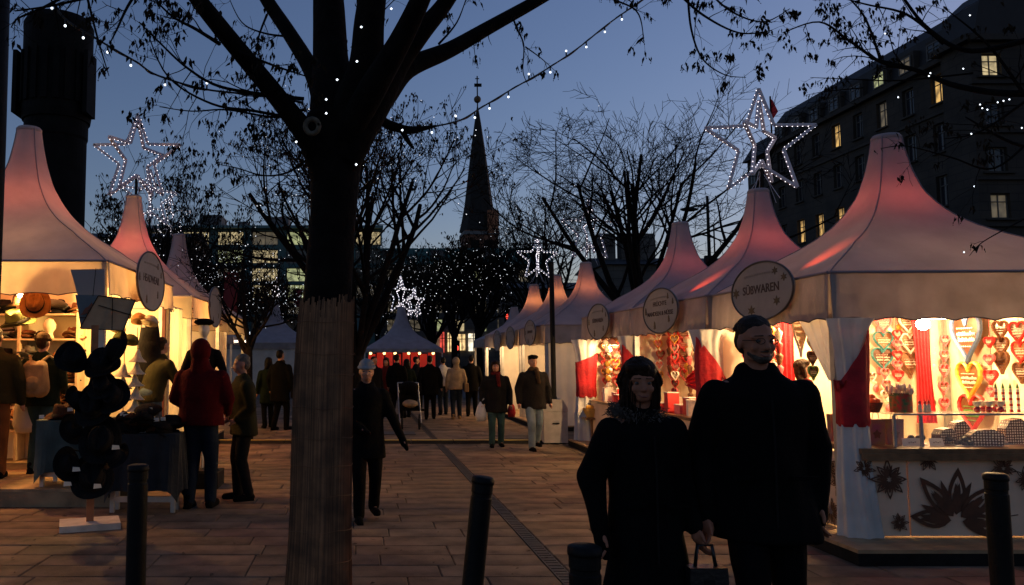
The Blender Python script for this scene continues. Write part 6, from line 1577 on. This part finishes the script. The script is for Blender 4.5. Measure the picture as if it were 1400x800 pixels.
    if hood: mesh_obj('hood', remesh(MB().ell(Mh @ Vector((0, .045, 1.65)), (.112, .125, .135)).cap(Mh @ Vector((0, .05, 1.52)), .10, Mh @ Vector((0, .03, 1.45)), .12), max(.014, vox*.8), 3, .006), m_cl[coat], t)
    if scarf: mesh_obj('scarf', remesh(MB().cap(lv(Vector((-.05, -.02, 1.49))), .055, lv(Vector((.05, -.02, 1.49))), .055).cap(lv(Vector((.03, -.12, 1.46))), .045, lv(Vector((.05, -.16, 1.25))), .035), max(.012, vox*.8), 2, .006), m_cl[scarf], t)
    if hair:
        h = MB()
        if hair[1] == 'short': h.ell((0, .030, 1.688), (.081, .095, .078)); h.ell((0, .055, 1.64), (.077, .070, .085))
        elif hair[1] == 'bob':
            h.ell((0, .026, 1.690), (.094, .104, .086)); h.ell((0, .075, 1.60), (.095, .055, .13)); h.cap((-.080, .008, 1.66), .027, (-.084, .0, 1.54), .022); h.cap((.080, .008, 1.66), .027, (.084, .0, 1.54), .022)
            h.cap((-.062, -.050, 1.712), .022, (.02, -.066, 1.722), .020); h.cap((-.03, .09, 1.6), .04, (-.08, .06, 1.49), .04); h.cap((.03, .09, 1.6), .04, (.08, .06, 1.49), .04)
        h.v = [tuple(Mh @ Vector(v)) for v in h.v]
        if near:
            rh = random.Random(8); st = MB(); L_h = .17 if hair[1] == 'bob' else .035
            for i in range(420 if hair[1] == 'bob' else 500):
                a = rh.uniform(0, 6.283); el_ = rh.uniform(.0, 1.5); c0 = Vector((0, .026, 1.665 if hair[1] == 'bob' else 1.68)); dr_ = Vector((math.cos(a)*math.cos(el_), math.sin(a)*math.cos(el_), math.sin(el_)))
                if dr_.y < -.35 and el_ < 1.0: continue
                if hair[1] == 'bob':
                    p0 = c0 + Vector((dr_.x*.095, dr_.y*.105, dr_.z*.112)); out = Vector((dr_.x, dr_.y, 0)).normalized() if abs(dr_.x)+abs(dr_.y) > .01 else Vector((0, 1, 0))
                    if dr_.y < -.2: out = Vector((1 if dr_.x > 0 else -1, -.25, 0)).normalized()
                    e0 = Vector((out.x*.103, .026+out.y*.095, 1.60)); e1 = Vector((out.x*.104, .03+out.y*.095, 1.525-.03*rh.random())); e2 = e1 + Vector((out.x*-.012, out.y*-.012, -.025))
                    st.tube([Mh @ p0, Mh @ (p0.lerp(e0, .5)+out*.02), Mh @ e0, Mh @ e1, Mh @ e2], [.004, .0045, .0045, .0035, .001], 4)
                else:
                    p0 = c0 + Vector((dr_.x*.082, dr_.y*.098, dr_.z*.080)); st.tube([Mh @ p0, Mh @ (p0+dr_*.004+Vector((0, .010, -.004)))], [.003, .001], 3)
            st.build('hair_strands', m_hair[hair[0]], t)
        hm = remesh(h, .009 if near else max(.013, vox*.7), 2, .005, 22); mesh_obj('hair', hm, m_hair[hair[0]], t)
    if beard:
        bm_ = MB().ell((0, -.050, 1.552), (.036, .044, .026)).cap((-.050, -.028, 1.575), .014, (-.025, -.050, 1.556), .022).cap((.050, -.028, 1.575), .014, (.025, -.050, 1.556), .022); bm_.v = [tuple(Mh @ Vector(v)) for v in bm_.v]
        mesh_obj('beard', remesh(bm_, .008, 2, .003, 60), m_hair[beard], t)
        MB().tube([Mh @ Vector((-.028, -.086, 1.586)), Mh @ Vector((0, -.101, 1.589)), Mh @ Vector((.028, -.086, 1.586))], [.003, .0045, .003], 6).build('moustache', m_hair[beard], t, smooth=True)
    if glasses:
        for s_ in (-1, 1):
            MB().tube([Mh @ Vector((s_*.032+.020*math.cos(a), -.100, 1.637+.014*math.sin(a))) for a in [i*math.pi/8 for i in range(18)]], .0016, 5, caps=False).build('glasses_rim', m_dark, t)
            MB().tube([Mh @ Vector((s_*.052, -.098, 1.64)), Mh @ Vector((s_*.080, -.02, 1.64))], .0016, 4).build('glasses_temple', m_dark, t)
    if hat_:
        kind, col = hat_; h = MB()
        if kind == 'beanie': h.ell((0, .022, 1.700), (.091, .107, .082)); h.tube([Vector((.089*math.cos(a), .012+.104*math.sin(a), 1.682+.012*math.sin(a))) for a in [i*math.pi/10 for i in range(22)]], .017, 8)
        elif kind == 'flatcap': h.ell((0, .0, 1.725), (.100, .125, .042)); h.ell((0, -.10, 1.700), (.062, .05, .012)); h.ell((0, .03, 1.70), (.085, .10, .06))
        elif kind == 'cap': h.ell((0, .025, 1.700), (.086, .102, .075)); h.ell((0, -.10, 1.690), (.065, .065, .010))
        h.v = [tuple(Mh @ Vector(v)) for v in h.v]; mesh_obj('headwear', remesh(h, .010 if vox < .02 else .014, 2, .003, 20), m_cl[col], t)
    return t
def at_px(px, Y): return (px-490)/FPX*Y
# ---- the couple walking towards the camera
Yc = 4.12
wx = at_px(873, Yc); man_x = at_px(1033, Yc+.05)
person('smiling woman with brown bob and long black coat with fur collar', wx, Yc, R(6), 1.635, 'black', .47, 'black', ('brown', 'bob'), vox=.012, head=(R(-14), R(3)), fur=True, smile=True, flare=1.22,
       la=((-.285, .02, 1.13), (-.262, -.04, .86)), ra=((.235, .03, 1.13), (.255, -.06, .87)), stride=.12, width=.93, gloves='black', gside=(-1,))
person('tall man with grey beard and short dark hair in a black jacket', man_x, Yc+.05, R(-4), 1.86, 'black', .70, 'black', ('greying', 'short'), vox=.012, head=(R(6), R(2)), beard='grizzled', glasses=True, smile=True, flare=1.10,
       la=((-.275, .04, 1.10), (-.285, -.05, .80)), ra=((.285, .04, 1.12), (.255, .0, .86)), stride=.10, width=1.12, gloves='black', gside=(1,))
hx = at_px(953, 4.02); t = empty('handbag', 'black handbag held between the walking couple', 'handbag', (hx, 4.02, .44))
MB().prism([(-.10, 0), (.10, 0), (.09, .20), (-.09, .20)], .09).build('bag', mat('black_leather', (.012, .012, .013), .35, bump=.2), t); MB().tube([(-.05, 0, .2), (-.035, 0, .30), (.035, 0, .30), (.05, 0, .2)], .009, 6).build('handle', mat('black_leather', (0, 0, 0)), t, smooth=True)
MB().box((0, -.047, .13), (.05, .006, .03)).build('clasp', m_dark, t)
# ---- mid distance
p = PG(496, 711); person('woman in a pale knitted hat and dark coat half behind the wrapped trunk', p.x+.04, p.y, R(8), 1.62, 'black', .68, 'black', ('dark', 'short'), ('beanie', 'lightblue'), vox=.016, stride=.12, head=(R(-8), 0), ra=((.29, -.02, 1.12), (.38, -.10, .90)), la=((-.26, 0, 1.1), (-.10, -.17, 1.02)), gloves='black')
p = PG(273, 694); person('man in a red hooded jacket and jeans seen from behind at the hat tables', p.x, p.y, R(172), 1.84, 'red', .86, 'darkblue', None, None, vox=.018, hood=True, width=1.22, stride=.05, face=False, la=((-.30, .0, 1.14), (-.22, -.22, .98)), ra=((.30, .0, 1.14), (.20, -.24, 1.0)))
MBv = MB()
p = PG(328, 683); person('grey haired man in a dark olive jacket with hands in his pockets', p.x+.03, p.y, R(-68), 1.69, 'olive', .78, 'charcoal', ('grey', 'short'), vox=.018, width=1.28, stride=.04, head=(R(-5), R(6)), la=((-.25, .04, 1.12), (-.18, -.13, .98)), ra=((.25, .04, 1.12), (.18, -.13, .98)), lean=.05)
p = PG(727, 615); person('man in a dark flat cap, jacket and pale jeans walking up the aisle', p.x+.05, p.y, R(8), 1.70, 'charcoal', .76, 'pale_jeans', ('dark', 'short'), ('flatcap', 'black'), vox=.019, stride=.16, width=1.15, scarf='brown')
p = PG(679, 611); w2 = person('woman in a dark coat carrying a white plastic bag in the aisle', p.x, p.y, R(-3), 1.60, 'charcoal', .70, 'teal', ('brown', 'bob'), vox=.019, stride=.08, width=1.12, scarf='darkred')
t = empty('carrier_bag', 'white plastic bag held by the woman walking in the aisle', 'carrier bag', (P(657, 555, p.y).x, p.y-.05, .48))
MB().lathe([(.09, .0), (.11, .12), (.075, .26), (.02, .36)], n=14, sy=.5).build('bag', mat('bag_white', (.5, .48, .47), .5, bump=.6, bscale=12), t, smooth=True); MB().tube([(0, 0, .35), (.06, 0, .42)], .01, 5).build('handle', mat('bag_white', (0, 0, 0)), t)
t = empty('carrier_bag', 'small red bag between the walking couple in the aisle', 'carrier bag', (P(700, 560, p.y).x, p.y+.05, .55)); MB().lathe([(.06, .0), (.08, .08), (.06, .2), (.02, .26)], n=12, sy=.6).build('bag', m_red_cloth, t, smooth=True); MB().tube([(-.02, 0, .25), (0, 0, .32), (.02, 0, .25)], .006, 4).build('handle', m_red_cloth, t)
for px, py, yaw, H, coat, legs, lab, kw in [
    (383, 588, 150, 1.84, 'black', 'black', 'tall man in black seen from behind beside the wrapped trunk', dict(hair=('dark', 'short'), hem=.62, width=1.15, scarf='brown')),
    (366, 585, 200, 1.66, 'green', 'black', 'woman in a dark green coat beside the tall man in black', dict(hair=('dark', 'bob'), hem=.6)),
    (588, 573, 175, 1.72, 'black', 'black', 'person in black walking away, left of the two in pale jackets', dict(hair=('dark', 'short'), hem=.66, width=1.2)),
    (606, 567, 185, 1.68, 'white', 'darkblue', 'person in a whitish jacket walking away', dict(hair=('dark', 'short'), hem=.86)),
    (624, 573, 180, 1.66, 'beige', 'darkblue', 'woman in a beige hooded jacket and pale boots walking away', dict(hair=('brown', 'bob'), hem=.84, shoes='tan', hood=True)),
    (645, 569, 170, 1.74, 'black', 'black', 'person in black walking away, right of the beige jacket', dict(hair=('dark', 'short'), hem=.7)),
    (512, 574, 40, 1.70, 'charcoal', 'black', 'leftmost person in the crowd before the red lit tent', dict(hair=('dark', 'short'), hem=.7)),
    (528, 568, -20, 1.66, 'darkred', 'black', 'person in dark red in the crowd before the red lit tent', dict(hair=('brown', 'bob'), hem=.7)),
    (543, 572, 160, 1.76, 'black', 'black', 'person in the middle of the crowd behind the pushchair', dict(hair=('dark', 'short'), hem=.7)),
    (556, 571, 195, 1.62, 'green', 'charcoal', 'person leaning over the pushchair', dict(hair=('dark', 'bob'), hem=.7)),
    (570, 562, 100, 1.70, 'charcoal', 'black', 'person at the right of the crowd before the red lit tent', dict(hair=('dark', 'short'), hem=.7))]:
    p = PG(px, py); person(lab, p.x, p.y, R(yaw), H, coat, kw.pop('hem'), legs, kw.pop('hair'), vox=.026, stride=.1, face=False, **kw)
def shoulder_bag(label, px, py, dx, col):
    q = PG(px, py); t = empty('shoulder_bag', label, 'bag', (q.x+dx, q.y-.02, .86))
    mesh_obj('bag', remesh(MB().box((0, 0, 0), (.12, .26, .24)), .02, 3, .008), m_cl[col], t); MB().tube([(0, -.1, .1), (-dx*.35, 0, .42), (0, .1, .1)], .010, 5).build('strap', m_cl[col], t)
shoulder_bag('tan shoulder bag of the woman in the beige jacket', 624, 573, .27, 'tan'); shoulder_bag('dark bag at the side of the tall man in black', 383, 588, .30, 'charcoal'); shoulder_bag('dark bag at the side of the person in black, left of the pale jackets', 588, 573, -.29, 'charcoal')
# ---- in the stalls
x = P(65, 560, 10.5).x
bp_ = person('man with a tan backpack and brown hat looking at the hat shelves', x, 10.3, R(176), 1.76, 'green', .84, 'teal', ('brown', 'short'), ('beanie', 'brown'), vox=.018, z0=.2, face=False, width=1.15, la=((-.26, .0, 1.14), (-.2, -.2, 1.02)), ra=((.26, .0, 1.14), (.2, -.2, 1.02)))
t = empty('backpack', 'tan backpack on the back of the man in the hat stall', 'backpack', (x, 10.08, 1.28)); m_pack = mat('tan_canvas', (.26, .16, .07), .8, var=.3, bump=.4)
mesh_obj('bag', remesh(MB().cap((-.06, 0, .0), .12, (-.06, 0, .26), .09).cap((.06, 0, 0), .12, (.06, 0, .26), .09).box((0, -.02, .12), (.26, .14, .36)), .016, 3, .004), m_pack, t)
MB().ell((0, -.10, .06), (.10, .05, .09), 14, 8).build('pocket', m_pack, t, smooth=True)
for s_ in (-1, 1): MB().tube([(s_*.07, .02, .34), (s_*.12, .10, .40), (s_*.14, .24, .36)], .018, 6).build('strap', m_pack, t)
MB().tube([(0, -.11, .02), (0, -.125, .12)], .008, 5).build('buckle_strap', m_cl['brown'], t)
person('person in an olive jacket and orange brown trousers cut off by the left edge', P(-9, 560, 9.9).x, 9.9, R(190), 1.82, 'olive', .86, 'orange', ('brown', 'short'), vox=.02, z0=.2, face=False, width=1.15)
person('person in an olive brown jacket and jeans bending over goods in the hat stall', P(205, 560, 11.2).x, 11.2, R(150), 1.74, 'olive', .86, 'jeans', ('brown', 'short'), vox=.02, z0=.2, face=False, lean=.35, la=((-.25, -.15, 1.15), (-.2, -.35, 1.0)), ra=((.25, -.15, 1.15), (.2, -.35, 1.0)))
p = P(1101, 500, 9.0); person('stall keeper with brown hair in a red top inside the sweet stall', p.x, 9.0, R(50), 1.50, 'red', .86, 'darkblue', ('brown', 'bob'), vox=.018, z0=.13, head=(R(10), R(-8)), skin=m_skin)
# ---- mannequin on the second stall
p = P(276, 450, 10.3); t = empty('mannequin', 'black dressed mannequin with a white face and black beret at the second left stall', 'mannequin', (P(279, 450, 10.6).x, 10.6, .20))
MB().box((0, 0, -.1), (.5, .5, .2)).build('plinth', m_dark, t)
m_mann = mat('white_plastic_skin', (.62, .58, .50), .4)
b = MB(); b.ell((0, 0, 1.83), (.075, .09, .11)); b.cap((0, .01, 1.60), .045, (0, .01, 1.76), .045); b.ell((0, -.085, 1.82), (.012, .02, .02))
mesh_obj('head', remesh(b, .012, 2), m_mann, t)
mesh_obj('clothes', remesh(MB().cap((0, 0, 1.15), .15, (0, 0, 1.48), .16).cap((-.16, 0, 1.50), .075, (.16, 0, 1.50), .075).cap((.17, 0, 1.5), .065, (.27, -.03, 1.28), .05).cap((-.17, 0, 1.5), .065, (-.26, -.03, 1.28), .05).cap((0, 0, .95), .16, (0, 0, 1.2), .15), .018, 3, .008), m_cl['black'], t)
MB().lathe([(.02, .03), (.02, .98)], n=10).build('pole', m_alu, t); MB().lathe([(.22, 0), (.22, .02), (.03, .035)], n=20).build('foot', m_boll, t)
MB().lathe([(.001, 1.975), (.07, 1.97), (.12, 1.945), (.135, 1.92), (.11, 1.90), (.085, 1.885)], n=20).build('beret', m_cl['black'], t, smooth=True)
MB().prism(star_poly(.055, 5, .5), .01, m=Matrix.Translation((.06, -.165, 1.42))).build('brooch', mat('pale_print', (.45, .22, .15), .7), t)
# ---- pushchair
p = PG(560, 585); t = empty('pushchair', 'dark pushchair with big wheels in the crowd before the red lit tent', 'pushchair', (p.x, p.y, 0))
def wheel(x, y, r):
    w_ = MB().tube([Vector((x, y+r*math.cos(a), r+r*math.sin(a))) for a in [i*math.pi/9 for i in range(20)]], .022, 6, caps=False).build('wheel', m_blackrub, t)
    for i in range(4): a = i*math.pi/4; MB().tube([(x, y-r*math.cos(a), r-r*math.sin(a)), (x, y+r*math.cos(a), r+r*math.sin(a))], .006, 4).build('spoke', m_alu, w_)
for x_, y_, r_ in ((-.26, .25, .15), (.26, .25, .15), (-.2, -.4, .12), (.2, -.4, .12)): wheel(x_, y_, r_)
MB().tube([(-.25, -.4, .15), (-.25, .3, .75), (-.25, .6, 1.05)], .014, 6).tube([(.25, -.4, .15), (.25, .3, .75), (.25, .6, 1.05)], .014, 6).tube([(-.25, .6, 1.05), (.25, .6, 1.05)], .016, 6).build('frame', m_alu, t)
mesh_obj('seat', remesh(MB().box((0, -.05, .48), (.42, .5, .12)).box((0, .22, .70), (.42, .12, .45)).ell((0, .12, .95), (.24, .26, .16)), .02, 3), m_cl['black'], t)
mesh_obj('blanket', remesh(MB().ell((0, -.2, .58), (.19, .28, .10)), .02, 2, .008), m_cl['beige'], t)
# red goods in the far tent, panels glow themselves in place of lamplight
p = P(549, 487, 57); t = empty('market_counter', 'red lit counter under the far white tent with a row of small lamps', 'counter', (p.x, 56.5, 0)); s = 56.5/FPX
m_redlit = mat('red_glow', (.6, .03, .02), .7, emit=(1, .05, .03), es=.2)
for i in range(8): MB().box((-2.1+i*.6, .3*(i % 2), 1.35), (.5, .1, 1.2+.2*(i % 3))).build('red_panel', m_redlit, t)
MB().box((0, 0, .5), (4.8, .5, .9)).build('counter', m_dark, t)
m_lampfar = mat('far_lamp', (1, .8, .4), .4, emit=(1, .6, .2), es=5)
for i in range(6): MB().ell((-2.2+i*.85+.1*(i % 2), -.4, 2.0), .10, 8, 5).build('lamp', m_lampfar, t)
bpy.data.batch_remove(TRASH); bpy.data.scenes.remove(TMP)
